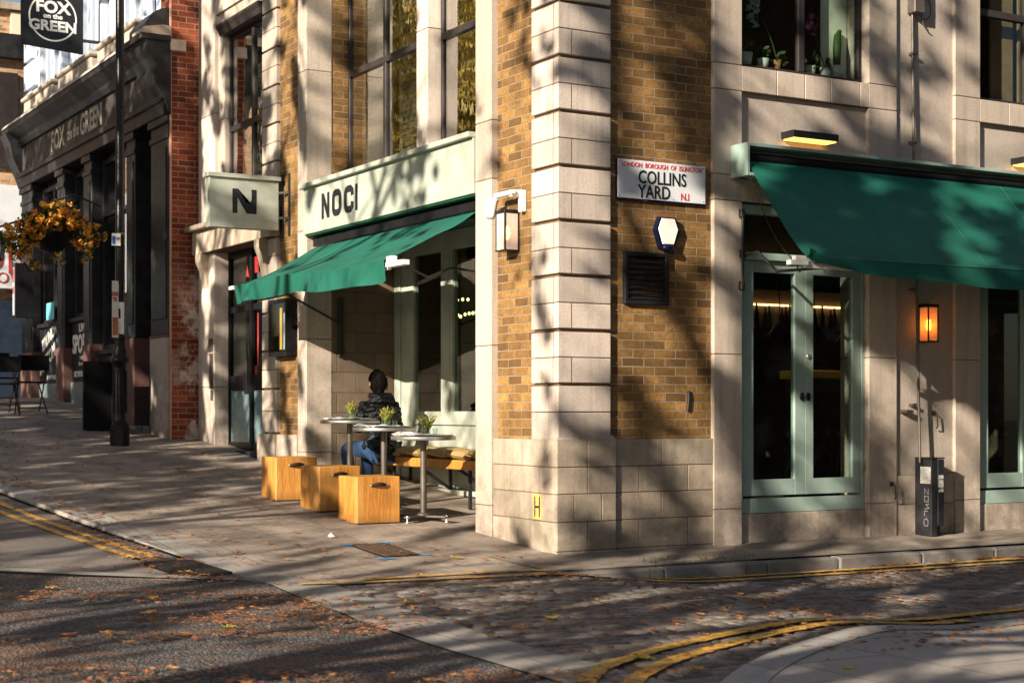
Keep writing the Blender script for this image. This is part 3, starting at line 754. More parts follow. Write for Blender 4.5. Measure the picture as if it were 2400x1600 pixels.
# windows --------------------------------------------------------------
def rect_frame(mb, ax, u0, u1, z0, z1, w, d0, d1, c=.003):
    mb.wb(ax, u0, u1, z0, z0+w, d0, d1, c); mb.wb(ax, u0, u1, z1-w, z1, d0, d1, c)
    mb.wb(ax, u0, u0+w, z0+w, z1-w, d0+.001, d1, c); mb.wb(ax, u1-w, u1, z0+w, z1-w, d0+.001, d1, c)
def window(parent, ax, u0, u1, z0, z1, d, mulls, rails, w=.045, mat='frame', glass='glass_w', label=None):
    f = MB(); rect_frame(f, ax, u0, u1, z0, z1, w, d, d+.06)
    for m in mulls: f.wb(ax, m-.035, m+.035, z0+w, z1-w, d-.004, d+.05, .003)
    for r in rails: f.wb(ax, u0+w, u1-w, r-.035, r+.035, d-.012, d+.05, .003)
    o = obj('window_frame', f, M[mat], parent, label=label)
    us = [u0+w]+list(mulls)+[u1-w]; zs = [z0+w]+list(rails)+[z1-w]
    for a, b in zip(us, us[1:]):
        for c, e in zip(zs, zs[1:]):
            obj('pane', MB().wb(ax, a, b, c, e, d+.022, d+.026), M[glass], o)
    return o
def shutter(parent, u0, u1, z0, z1, d, n=None):
    s = MB(); s.wb('x', u0, u0+.05, z0, z1, d, d+.03); s.wb('x', u1-.05, u1, z0, z1, d, d+.03)
    zz = z0
    while zz < z1: 
        s.prism([(0, 0), (.008, 0), (.026, .060), (.018, .060)], lambda a, b: (d+a, u0+.05, zz+b), lambda a, b: (d+a, u1-.05, zz+b)); zz += .062
    s.wb('x', u0, u1, z0-.05, z0, d, d+.03)
    obj('shutter', s, M['shutter'], parent)
wA = window(CB, 'x', 3.28, 5.29, 3.66, 6.9, .50, [4.335], [4.985])
wB = window(CB, 'x', 1.37, 3.035, 3.66, 6.9, .50, [2.18], [4.955])
for a, b in ((4.87, 5.20), (4.42, 4.83), (3.55, 4.26)): shutter(CB, a, b, 3.72, 6.8, .64)
shutter(CB, 2.3, 2.85, 3.72, 5.0, .9)
sd = MB(); blocks(sd, MB(), 'x', 3.035, 3.28, [3.66, 5.04, 6.6, 7.4], .35, .62); sd.wb('x', 1.37, 5.29, 6.9, TOP, .40, .6)
obj('window_pier', sd, M['stone_pale'], CB)
wC = window(CB, 'x', 6.60, 8.03, 3.585, 5.93, .10, [7.21], [4.75])
for a, b in ((7.6, 7.9), (7.28, 7.56), (6.7, 7.1)): shutter(CB, a, b, 3.65, 5.5, .26)
hm = MB(); hm.prism([(.12, 5.93), (-.02, 5.93), (-.04, 5.99), (-.07, 6.03), (-.07, 6.06), (.12, 6.06)], lambda a, z: (a, 6.60, z), lambda a, z: (a, 8.06, z))
obj('window_hood', hm, M['frame'], CB)
window(CB, 'y', 1.93, 3.44, 4.26, 6.05, .10, [2.70], [], glass='glass')
window(CB, 'y', 4.90, 6.42, 4.26, 6.05, .10, [5.66], [5.15], glass='glass')
ir = MB(); ir.box(3.12, 3.43, .30, .32, 4.27, 6.05)
obj('window_curtain', ir, M['shutter'], CB)
obj('window_blind', MB().box(5.30, 5.62, .24, .26, 4.3, 6.0).box(5.70, 6.1, .24, .26, 4.3, 6.0), simple('brown_blind', (.30, .17, .08), .7), CB)
# shop window in the recessed bay
sw = thing('x', (0, 0, 0), '', ''); bpy.data.objects.remove(sw)
f = MB(); X = 1.08
f.wb('x', 5.14, 5.29, .35, 3.13, X, X+.10, .003); f.wb('x', 4.84, 5.13, .35, 3.13, X+.015, X+.09, .003)
f.wb('x', 3.965, 4.16, 1.04, 3.13, X+.012, X+.09, .003); f.wb('x', 3.90, 3.955, 1.04, 3.13, X+.012, X+.09, .003)
for yy in (3.0, 2.1): f.wb('x', yy-.03, yy+.2, 1.04, 3.13, X+.012, X+.09, .003)
f.wb('x', 1.38, 1.6, .35, 3.13, X+.012, X+.09, .003)
f.wb('x', 1.6, 4.84, 2.93, 3.13, X+.005, X+.09, .003)
f.wb('x', 1.38, 4.84, 1.04, 1.186, X+.004, X+.09, .003); f.wb('x', 1.38, 4.84, .66, 1.03, X+.015, X+.10, .003); f.wb('x', 1.38, 4.84, .36, .65, X+.015, X+.10, .003)
f.wb('x', 1.38, 5.29, .30, .352, X-.10, X+.1, .006)
fr = obj('shopfront_frame', f, M['sage'], CB)
for a, b in ((4.16, 4.84), (3.23, 3.90), (2.33, 2.97), (1.6, 2.07)): obj('pane', MB().wb('x', a, b, 1.186, 2.93, X+.045, X+.05), M['glass_s'], fr)
obj('stall_riser', MB().wb('x', 1.38, 5.29, .0, .30, X-.03, X+.1), simple('blue_grey_render', (.20, .22, .24), .8, dirt=.5, scale=5, bump=.6), CB)
# doors of the yard front
def yard_doors(x, name='shop_door'):
    o = x-1.93; d = .06
    f = MB(); f.wb('y', 1.93+o, 1.99+o, .40, 3.03, d, d+.1, .003); f.wb('y', 3.40+o, 3.44+o, .40, 3.03, d, d+.1, .003)
    f.wb('y', 1.93+o, 3.44+o, .27, .40, d, d+.1, .003); f.wb('y', 1.93+o, 3.44+o, 2.96, 3.04, d-.01, d+.1, .003)
    f.wb('y', 1.99+o, 3.40+o, 2.545, 2.61, d-.03, d+.1, .003)
    fo = obj('door_frame', f, M['sage_dk'], CB)
    obj('fanlight', MB().wb('y', 1.99+o, 3.40+o, 2.61, 2.96, d+.05, d+.055), M['glass'], fo)
    for (a, b, g0, g1) in ((1.995, 2.715, 2.118, 2.60), (2.72, 3.395, 2.82, 3.30)):
        l = MB(); l.wb('y', a+o, g0+o, .425, 2.54, d+.012, d+.07, .003); l.wb('y', g1+o, b+o, .425, 2.54, d+.012, d+.07, .003)
        l.wb('y', g0+o, g1+o, .425, .57, d+.013, d+.07, .003); l.wb('y', g0+o, g1+o, 2.44, 2.54, d+.013, d+.07, .003)
        dr = obj('door', l, M['sage_dk'], CB)
        obj('pane', MB().wb('y', g0+o, g1+o, .57, 2.44, d+.04, d+.045), M['glass'], dr)
        hx = (b-.035 if a < 2.2 else a+.035)+o
        k = MB(); k.lathe([(0, 0), (.024, 0), (.026, .012), (.018, .02), (0, .022)], n=14); k.tf(Matrix.Translation((hx, d+.012, 1.32)) @ Matrix.Rotation(R(90), 4, 'X') @ Matrix.Diagonal((1, 1.5, 1, 1)))
        obj('knob', k, M['black'], dr)
        if a > 2.5:
            k = MB(); k.lathe([(0, 0), (.024, 0), (.024, .012), (0, .016)], n=14); k.tf(Matrix.Translation((hx-.0, d+.012, 1.69)) @ Matrix.Rotation(R(90), 4, 'X')); obj('lock', k, M['steel'], dr)
        for hz in (.66, 1.80, 2.30):
            hxx = (1.972 if a < 2.2 else 3.42)+o
            obj('hinge', MB().box(hxx-.014, hxx+.014, d-.012, d+.01, hz-.045, hz+.045), M['steel'], dr)
yard_doors(1.93); yard_doors(4.90)
# entrance door under the stone lintel
f = MB(); dx = .20
f.wb('x', 8.235, 8.266, .6, 3.215, dx-.03, dx+.04); f.wb('x', 6.62, 6.68, .6, 3.215, dx-.03, dx+.04); f.wb('x', 7.42, 7.505, .6, 3.21, dx-.035, dx+.035)
for a_, b_ in ((.6, .80), (1.45, 1.64), (2.44, 2.52), (3.14, 3.21)): f.wb('x', 6.68, 8.235, a_, b_, dx-.025, dx+.03)
dd = obj('entrance_door', f, M['black'], CB)
obj('pane', MB().wb('x', 7.505, 8.235, .80, 1.45, dx, dx+.005), M['frost'], dd); obj('pane', MB().wb('x', 6.68, 7.42, .80, 1.45, dx, dx+.005), M['frost'], dd)
obj('pane', MB().wb('x', 7.505, 8.235, 1.64, 3.14, dx, dx+.005), M['glass_d'], dd); obj('pane', MB().wb('x', 6.68, 7.42, 1.64, 3.14, dx, dx+.005), M['glass_d'], dd)
obj('handle', MB().tube([(dx-.08, 7.47, 1.52), (dx-.08, 7.47, 2.02)], .012).box(dx-.09, dx-.03, 7.44, 7.54, 1.40, 1.54), M['iron'], dd)
obj('red_notice_and_reflection', MB().prism([(7.60, 2.86), (7.66, 3.02), (7.70, 2.88)], lambda a, b: (dx-.004, a, b), lambda a, b: (dx-.002, a, b)).wb('x', 7.30, 7.40, 1.62, 1.75, dx-.004, dx-.002).wb('x', 7.27, 7.31, 1.75, 2.4, dx-.004, dx-.002).wb('x', 7.27, 7.40, 2.9, 3.1, dx-.004, dx-.002), M['poster_red'], dd)  # red sticker, plus strips painted for red reflections in the glass
obj('threshold', MB().box(-.0, .4, 6.62, 8.6, .3, .70), M['charcoal'], CB)
obj('doorbell_panel', MB().wb('x', 8.33, 8.47, 1.95, 2.12, -.022, -.008).wb('x', 8.33, 8.44, 1.48, 1.93, -.022, -.008).wb('x', 8.33, 8.40, 1.33, 1.46, -.022, -.008), M['steel_dk'], CB)

# what stands in the restaurant, seen through the glass -------------------
bar = thing('bar_counter', (5.9, 2.75, .16), 'dim bar counter with ochre top seen through the yard doors', 'counter')
obj('counter', MB().box(4.95, 7.2, 2.66, 3.0, .16, 1.54), M['dark_room'], bar)
obj('top', MB().box(4.9, 7.25, 2.6, 3.05, 1.555, 1.655, .01), simple('ochre_counter', (.75, .50, .10), .5), bar)
obj('green_panel', MB().box(4.96, 7.15, 2.652, 2.66, 1.40, 1.54), M['deep_green'], bar)
sf = thing('bottle_shelf', (6.2, 4.2, .2), 'back bar shelf of bottles under a warm strip light', 'shelf')
m1 = MB(); m1.box(4.9, 7.3, 3.95, 4.28, 2.18, 2.21); m1.box(4.9, 7.3, 3.95, 4.28, 1.80, 1.83); m1.box(4.9, 4.94, 3.95, 4.28, .2, 2.7); m1.box(7.3, 7.34, 3.95, 4.28, .2, 2.7)
obj('shelf_board', m1, M['mid_room'], sf)
obj('strip_light', MB().box(5.0, 7.2, 4.24, 4.27, 2.50, 2.52), M['warm_strip'], sf)
obj('back_board', MB().box(4.94, 7.3, 4.285, 4.30, .2, 2.7), M['mid_room'], sf)
for i in range(26):
    x = 5.02+i*.088; b = MB(); hh = 1+.12*((i*7) % 3); b.lathe([(0, 0), (.032, 0), (.032, .15*hh), (.012, .20*hh), (.012, .25*hh), (0, .25*hh)], (x, 4.08+.03*(i % 3), 2.211), 10)
    tag(obj('bottle', b, M['glass_j'] if i % 4 == 0 else M['plastic_dk'], loc=(x, 4.08, 2.211)), 'dark bottle standing on the back bar shelf', 'bottle', 'bottles on the back bar shelf')
for i, (x, y, z) in enumerate(((4.45, 2.5, 1.96), (4.95, 2.5, 1.98), (5.5, 2.5, 1.98))):
    p = thing('pendant_lamp', (x, y, z), ['black cone pendant lamp behind the left leaf of the yard doors', 'black cone pendant lamp behind the middle of the yard doors', 'black cone pendant lamp behind the right leaf of the yard doors'][i], 'lamp', 'pendant lamps in the restaurant')
    obj('lamp_shade', MB().lathe([(.02, .20), (.04, .19), (.17, .02), (.175, 0), (.165, .0), (.03, .18)], (x, y, z), 20), M['black'], p)
    obj('cord', MB().tube([(x, y, z+.2), (x, y, 3.1)], .006, 6), M['black'], p)
    obj('bulb', MB().lathe([(0, 0), (.024, .02), (.026, .05), (0, .08)], (x, y, z+.03), 10), M['warm'], p)
for i, (x, y) in enumerate(((4.55, 2.25), (5.32, 2.3), (7.0, 1.4))):
    p = thing('bar_stool', (x, y, .16), ['tall bar stool behind the left door leaf', 'tall bar stool behind the right door leaf', 'tall bar stool inside the farther yard window'][i], 'stool', 'bar stools inside')
    obj('seat', MB().lathe([(0, .74), (.15, .74), (.17, .77), (.15, .80), (0, .81)], (x, y, .16), 16), M['steel_dk'], p)
    for k in range(4):
        a = R(45+90*k); obj('leg', MB().tube([(x+.12*math.cos(a), y+.12*math.sin(a), .90), (x+.2*math.cos(a), y+.2*math.sin(a), .16)], .011, 6), M['steel_dk'], p)
for i, (x, y, z) in enumerate(((2.0, 5.46, 2.51), (2.0, 5.33, 2.51), (2.0, 5.2, 2.50), (2.0, 5.45, 2.33), (2.0, 5.38, 2.31), (2.0, 5.27, 2.33), (2.0, 5.17, 2.335), (2.0, 5.08, 2.335), (2.0, 5.0, 2.34))):
    b = MB(); b.lathe([(0, -.022), (.014, -.014), (.018, 0), (.012, .014), (0, .022)], (x, y, z), 8)
    tag(obj('light_bulb', b, M['warm_dim'], loc=(x, y, z)), 'small warm bulb glowing inside the street shop window', 'light bulb', 'bulbs glowing in the restaurant')
# sill plants in the upper yard window
def leaves(mb, c, n, rad, size, rn, up=.3, sq=(1, 1, 1)):
    for _ in range(n):
        d = Vector((rn.gauss(0, 1)*sq[0], rn.gauss(0, 1)*sq[1], (rn.gauss(0, 1)+up)*sq[2])); d = d.normalized()*rad*rn.uniform(.25, 1)**.6
        d = Vector((d.x*sq[0], d.y*sq[1], d.z*sq[2])); p = Vector(c)+d
        a = Vector((rn.uniform(-1, 1), rn.uniform(-1, 1), rn.uniform(-1, 1))).normalized(); b = a.cross(Vector((rn.uniform(-1, 1), rn.uniform(-1, 1), rn.uniform(-1, 1)))).normalized()
        w = size*rn.uniform(.6, 1.2); mb.add([p-a*w, p+b*w*.55, p+a*w, p-b*w*.55], [(0, 1, 2, 3)])
    return mb
sill_z = 4.31
for i, (x, r_, h_, mat, kind, lb) in enumerate(((2.12, .075, .12, 'china', 'cactus', 'white pot at the left end of the upper window sill'), (2.33, .06, .09, 'china', 'bush', 'small white pot with a low plant on the upper window sill'),
        (2.50, .04, .10, 'terracotta', 'orchid', 'terracotta pot with a tall white orchid on the upper sill'), (2.90, .05, .09, 'china', 'bush', 'round glass bowl right of the window mullion'),
        (3.08, .06, .09, 'china', 'purple', 'white pot with a purple orchid on the upper window sill'), (3.22, .07, .12, 'china', 'succ', 'white pot with a dark upright cactus at the right end of the sill'))):
    t = thing('potted_plant', (x, .20, sill_z), lb, 'potted plant', 'plants on the upper window sill'); rn = random.Random(i)
    obj('pot', MB().lathe([(0, 0), (r_*.75, 0), (r_, h_), (r_*.9, h_), (r_*.85, h_*.8), (0, h_*.8)], (x, .20, sill_z), 16), M[mat], t)
    lv = MB()
    if kind in ('bush', 'cactus'): leaves(lv, (x, .20, sill_z+h_+.04), 40, .09, .03, rn)
    elif kind == 'succ': lv.tube([(x, .20, sill_z+h_*.8), (x, .20, sill_z+.3), (x+.06, .26, sill_z+.42), (x+.09, .26, sill_z+.48)], [.035, .04, .035, .02], 10)
    else:
        lv.tube([(x, .20, sill_z+.08), (x-.05, .21, sill_z+.25), (x-.16, .21, sill_z+.45), (x-.28, .21, sill_z+.52)] if kind == 'orchid' else [(x, .20, sill_z+.08), (x-.03, .27, sill_z+.3), (x-.09, .27, sill_z+.5)], .006, 6); leaves(lv, (x, .20, sill_z+h_), 12, .08, .06, rn)
    obj('leaves', lv, M['fol'], t)
    if kind == 'orchid': obj('petals', leaves(MB(), (x-.28, .20, sill_z+.52), 30, .13, .05, rn, 0, (.6, .4, 1.2)), M['petal_w'], t)
    if kind == 'purple': obj('petals', leaves(MB(), (x-.09, .27, sill_z+.5), 14, .10, .04, rn, 0, (.7, .4, 1)), M['petal_p'], t)

# ------------------------------------------------------------------ signs on the corner building
fs = thing('fascia_sign', (-.03, 3.3, 3.15), 'long sage green fascia with black NOCI lettering over the recessed shopfront', 'shop sign')
m = MB(); m.wb('x', 1.376, 5.285, 3.15, 3.655, -.045, .3, .004); obj('board', m, M['sage'], fs)
m = MB(); m.wb('x', 1.372, 5.32, 3.655, 3.705, -.10, .3, .004); obj('cap', m, M['sage'], fs)
mp = lambda a, b: (-.0478, a, b)
lt = MB()
def st(p, w, closed=False): lt.stroke(p, w, mp, closed)
H0, H1 = 3.272, 3.548
# N
lt.add([mp(4.775, H0), mp(4.715, H0), mp(4.715, H1), mp(4.775, H1)], [(0, 1, 2, 3)]); lt.add([mp(4.625, H0), mp(4.565, H0), mp(4.565, H1), mp(4.625, H1)], [(0, 1, 2, 3)])
lt.add([mp(4.715, H1), mp(4.715, H1-.12), mp(4.625, H0), mp(4.625, H0+.13)], [(0, 1, 2, 3)])
def rr(cx, hw, z0, z1, r): 
    P = []
    for (sx, sz, a0) in ((1, 1, 0), (-1, 1, 90), (-1, -1, 180), (1, -1, 270)):
        for k in range(5):
            a = R(a0+k*22.5); P.append((cx+sx*(hw-r)+r*math.cos(a), (z1-r if sz > 0 else z0+r)+r*math.sin(a)))
    return P
st(rr(4.375, .088, H0+.03, H1-.03, .06), .072, True)
c = rr(4.065, .088, H0+.03, H1-.03, .06)
st([(3.977, H1-.105), (3.985, H1-.055), (4.02, H1-.03)]+c[0:5][::-1]+c[15:20][::-1]+[(4.02, H0+.03), (3.985, H0+.055), (3.977, H0+.105)], .072)
lt.add([mp(3.905, H0), mp(3.845, H0), mp(3.845, H1), mp(3.905, H1)], [(0, 1, 2, 3)])
# the C was traced in +y, letters read towards -y: mirror it about its centre
obj('lettering', lt, M['ink'], fs)
m = MB()
for yy in (4.9, 3.6, 2.4): m.lathe([(0, 0), (.03, 0), (.03, .006), (0, .006)], (.25, yy, 3.126), 12)
obj('downlight', m, M['warm_soft'], fs)

hs = thing('hanging_sign', (-.45, 6.06, 3.27), 'square sage projecting sign with a black N, beside the entrance', 'shop sign')
obj('board', MB().box(-.885, -.05, 6.0, 6.12, 3.27, 3.835, .004), M['sage'], hs)
obj('cap', MB().box(-.91, -.03, 5.97, 6.15, 3.835, 3.885, .004), M['sage'], hs)
lt = MB(); mp = lambda a, b: (a, 5.9975, b)
for P_ in ([(-.612, 3.44), (-.552, 3.44), (-.552, 3.718), (-.612, 3.718)], [(-.382, 3.44), (-.322, 3.44), (-.322, 3.718), (-.382, 3.718)], [(-.552, 3.718), (-.552, 3.62), (-.44, 3.44), (-.382, 3.44), (-.382, 3.555)], [(-.382, 3.555), (-.382, 3.60), (-.395, 3.572), (-.425, 3.560), (-.450, 3.566)], [(-.552, 3.718), (-.382, 3.555), (-.450, 3.566), (-.545, 3.718)]):
    lt.add([mp(*p_) for p_ in P_], [tuple(range(len(P_)))])
obj('lettering', lt, M['ink'], hs)
m = MB(); m.bar((-.05, 6.06, 3.72), (.03, 6.06, 3.72), .03, .03); m.bar((-.05, 6.06, 3.42), (.03, 6.06, 3.42), .03, .03); m.box(.0, .03, 6.03, 6.09, 3.2, 3.92); m.bar((-.05, 5.98, 3.70), (.03, 5.86, 3.70), .025, .025); m.bar((-.05, 5.98, 3.41), (.03, 5.86, 3.41), .025, .025); m.box(.012, .03, 5.84, 5.88, 3.2, 3.92)
obj('bracket', m, M['iron'], hs)

ns = thing('street_name_sign', (1.07, .03, 2.99), 'white enamel street name sign reading Collins Yard on yellow brick', 'street sign')
m = MB(); m.box(.60, 1.54, .018, .044, 2.985, 3.335, .004); obj('rim', m, M['alarm_blue'], ns)
m = MB(); m.box(.606, 1.534, .014, .03, 3.0, 3.33, .003); obj('plate', m, M['enamel'], ns)
text('LONDON  BOROUGH  OF  ISLINGTON', .058, (1.07, .0125, 3.288), MATY, M['red'], ns, sx=.84, bold=0)
text('COLLINS', .158, (1.07, .0125, 3.185), MATY, M['ink'], ns, sx=.81, bold=.002)
text('YARD', .158, (.985, .0125, 3.062), MATY, M['ink'], ns, sx=.82, bold=.002)
text('N.I', .085, (1.31, .0125, 3.045), MATY, M['red'], ns, sx=.9, bold=.001)
m = MB()
for x, z in ((.625, 3.02), (1.515, 3.02), (.625, 3.31), (1.515, 3.31), (1.19, 3.015), (.93, 3.01)): m.lathe([(0, 0), (.006, 0), (0, .003)], n=8).tf(Matrix.Translation((x, .0135, z)) @ Matrix.Rotation(R(90), 4, 'X'), len(m.v)-24)
obj('screw', m, M['ink'], ns)

al = thing('alarm_box', (1.12, .045, 2.57), 'white six sided alarm box with dark blue surround on the brick wall', 'alarm')
hexo = [(-.072, -.135), (.072, -.135), (.13, .03), (.085, .145), (-.085, .145), (-.13, .03)]
m = MB(); m.prism(hexo, lambda a, b: (1.117+a, .045, 2.72+b), lambda a, b: (1.117+a*.96, -.005, 2.72+b*.96)); obj('surround', m, M['alarm_blue'], al)
m = MB(); m.prism([(a*.80, b*.80+.012) for a, b in hexo], lambda a, b: (1.117+a, -.004, 2.72+b), lambda a, b: (1.117+a*.95, -.014, 2.72+b*.95)); obj('cover', m, M['white_pl'], al)
obj('beacon', MB().lathe([(0, -.02), (.05, -.015), (.06, .01), (.05, .035), (0, .04)], (1.117, .0, 2.585), 16, sx=1.1, sy=.8), M['alarm_blue'], al)

vt = thing('wall_vent', (.905, .045, 2.10), 'black louvred ventilation grille in the brick wall below the alarm box', 'vent')
m = MB(); rect_frame(m, 'y', .675, 1.136, 2.10, 2.547, .035, .005, .07); m.box(.70, 1.11, .05, .07, 2.12, 2.53); obj('frame', m, M['charcoal'], vt)
m = MB()
for i in range(8):
    z = 2.145+i*.048; m.add([(.71, .008, z), (1.10, .008, z), (1.10, .048, z+.036), (.71, .048, z+.036), (.71, .012, z-.004), (1.10, .012, z-.004)], [(0, 1, 2, 3), (0, 4, 5, 1)])
obj('louvres', m, M['charcoal'], vt)
m = MB(); m.tube([(1.355, .035, 1.19), (1.36, .03, 1.24), (1.368, .03, 1.31), (1.365, .035, 1.365)], .014, 6); tag(obj('iron_wall_tie', m, M['iron'], loc=(1.365, .04, 1.19)), 'short rusty iron strap on the brick wall', 'wall tie')
hp = thing('hydrant_sign', (-.03, .28, .276), 'small yellow hydrant plate with a black H on the stone plinth', 'sign')
obj('plate', MB().wb('x', .214, .348, .276, .487, -.032, -.024, .001), M['yellow_sign'], hp)
m = MB(); mp = lambda a, b: (-.0335, a, b)
for a, b, c, d_ in ((.236, .252, .295, .47), (.310, .326, .295, .47), (.252, .310, .373, .390)): m.add([mp(a, c), mp(b, c), mp(b, d_), mp(a, d_)], [(0, 1, 2, 3)])
obj('lettering', m, M['ink'], hp)

# wall lanterns
def lantern(x0, x1, y0, y1, z0, z1, label, lit):
    L = thing('wall_lantern', ((x0+x1)/2, (y0+y1)/2, z0), label, 'wall lamp', 'box lanterns on the corner building')
    m = MB(); t = .012
    for a in (x0, x1-t):
        for b in (y0, y1-t): m.box(a, a+t, b, b+t, z0, z1)
    m.box(x0-.004, x1+.004, y0-.004, y1+.004, z1, z1+.03, .003); m.box(x0-.004, x1+.004, y0-.004, y1+.004, z0-.012, z0, .003)
    obj('frame', m, M['black'], L)
    m = MB(); e = .004
    m.box(x0+t, x1-t, y0+e, y0+e+.003, z0, z1); m.box(x0+e, x0+e+.003, y0+t, y1-t, z0, z1); m.box(x1-e-.003, x1-e, y0+t, y1-t, z0, z1); m.box(x0+t, x1-t, y1-e-.003, y1-e, z0, z1)
    obj('glass', m, M['amber'] if lit else M['milky'], L)
    cx, cy = (x0+x1)/2, (y0+y1)/2
    obj('bulb', MB().lathe([(0, 0), (.02, .02), (.028, .06), (.018, .11), (0, .13)], (cx, cy, (z0+z1)/2-.07), 12), M['warm'], L)
def amber(name, c, e):
    n = NT(name); tr = n.n('BsdfTransparent'); tr.inputs[0].default_value = (*c, 1)
    n.col(c); n.rough(.3); n.b.inputs['Emission Color'].default_value = (*c, 1); n.b.inputs['Emission Strength'].default_value = e
    mx = n.n('MixShader'); mx.inputs[0].default_value = .40; n.l(n.b.outputs[0], mx.inputs[1]); n.l(tr.outputs[0], mx.inputs[2]); n.l(mx.outputs[0], n.t.nodes['Material Output'].inputs[0]); return n.m
M['amber'] = amber('amber_glass', (1, .74, .40), .015); M['milky'] = amber('milky_glass', (.7, .62, .55), .12)
lantern(4.10, 4.235, -.10, .03, 1.86, 2.18, 'lit amber box lantern on the stone pier between the yard doors', True)
lantern(-.105, .04, .70, .86, 2.585, 2.90, 'pale box lantern on the brick beside the corner quoin', False)
cm = thing('security_camera', (-.05, .80, 2.90), 'white security camera on a bracket above the street lantern', 'camera')
obj('bracket', MB().wb('x', .58, .64, 2.90, 3.09, -.01, .045, .008).wb('x', .58, .90, 3.045, 3.085, -.11, -.06, .01).wb('x', .60, .66, 3.03, 3.09, -.09, .03, .008), M['white_pl'], cm)
m = MB(); m.lathe([(0, 0), (.040, 0), (.047, .03), (.047, .15), (.054, .17), (0, .175)], n=18); m.tf(Matrix.Translation((-.13, .92, 2.87)) @ Matrix.Rotation(R(12), 4, 'Y')); obj('camera_body', m, M['white_pl'], cm)

# floodlights over the yard awning
for i, x in enumerate((2.41, 5.37)):
    L = thing('floodlight', (x+.27, -.03, 3.63), ['slim grey floodlight with a yellow glow above the left end of the yard awning', 'slim grey floodlight with a yellow glow near the right edge of the yard awning'][i], 'lamp', 'floodlights above the yard awning')
    obj('housing', MB().box(x, x+.54, -.13, .045, 3.652, 3.715, .004), M['charcoal'], L)
    obj('diffuser', MB().box(x+.02, x+.52, -.115, .03, 3.640, 3.651), M['warm_fix'], L)
# pipes, junction box, loop of cable, cabinet
cp = thing('conduit_pipe', (4.0, 0, .74), 'thin grey conduit pipe running up the stone pier', 'pipe')
obj('pipe', MB().tube([(4.0, -.09, .70), (4.0, -.055, 2.0), (4.0, -.012, 3.4), (3.995, .005, 5.0)], .013, 10), M['steel_dk'], cp)
m = MB()
for z in (1.25, 2.35, 3.75, 4.6): m.box(3.975, 4.02, -.03, .036, z-.012, z+.012)
obj('clip', m, M['steel_dk'], cp)
jb = thing('junction_box', (4.03, .036, 4.98), 'grey junction box at the top of the conduit pipe', 'junction box')
obj('box', MB().box(3.955, 4.09, -.07, .036, 4.98, 5.3, .008), M['steel_dk'], jb)
m = MB(); m.tube([(4.12+.0*math.cos(t), .0, 5.25-.0) if False else (4.19+.075*math.sin(t)-.04*(1-t/6.3), .0, 4.97-.12*math.cos(t*1.0)+.1*(1-t/6.3)) for t in [k*.4 for k in range(17)]], .007, 6); obj('cable_loop', m, M['steel_dk'], jb)
kb = thing('utility_cabinet', (4.13, -.1, -.05), 'narrow black utility cabinet with graffiti and stickers against the stone pier', 'cabinet')
m = MB(); m.box(4.04, 4.115, -.20, .018, -.08, .735, .004); m.box(4.12, 4.205, -.205, .018, .10, .73, .006); m.box(4.12, 4.19, -.16, .018, -.08, .10); obj('body', m, M['charcoal'], kb)
obj('lid', MB().box(4.035, 4.21, -.208, .018, .735, .748, .003), M['black'], kb)
m = MB()
m.box(4.0385, 4.0395, -.19, -.055, .50, .66); m.box(4.1275, 4.19, -.2065, -.2055, .42, .58)
obj('sticker', m, simple('grubby_sticker', (.40, .39, .37), .7, dirt=.4, scale=40), kb)
m = MB(); rn = random.Random(2); mpx = lambda a, b: (4.0388, a, b)
for (sh_, z0) in (([(0, 0), (.04, 0), (.05, .04), (.03, .07), (0, .06), (-.01, .03), (0, 0)], .10), ([(0, .0), (.05, .0), (.0, .0), (.0, .05), (.04, .05)], .19), ([(0, 0), (.06, .01), (.02, .04), (.06, .05)], .26), ([(0, 0), (.05, 0), (.05, .05), (0, .05), (0, 0)], .33), ([(.0, 0), (0, .05), (.05, .0), (.05, .05)], .40)):
    m.stroke([(-.11-p[0], z0+p[1]) for p in sh_], .007, mpx)
obj('graffiti', m, simple('faded_marker', (.16, .16, .16), .7, dirt=.6, scale=40), kb)
text('NO ST', .03, (4.158, -.207, .455), MATY, M['ink'], kb); text('ANY TIME', .014, (4.158, -.207, .54), MATY, M['ink'], kb)
def hook(x, z, y, lb):
    m = MB(); m.box(x-.02, x+.02, y-.012, y, z-.02, z+.02); m.tube([(x, y-.01, z), (x, y-.05, z-.01), (x+.004, y-.055, z-.13), (x+.01, y-.03, z-.15)], .007, 6)
    tag(obj('door_hook', m, M['iron'], loc=(x, y, z)), lb, 'hook', 'hooks that hold the yard doors open')
hook(4.30, 1.17, .036, 'iron holdback hook on the pier at shoulder height right of the conduit'); hook(3.72, .50, .0, 'iron holdback hook low on the pilaster right of the yard doors')
tag(obj('door_stop_peg', MB().box(3.86, 3.96, -.05, .036, 1.17, 1.20, .004), M['steel_dk'], loc=(3.91, 0, 1.17)), 'small metal peg on the pier left of the conduit', 'peg')

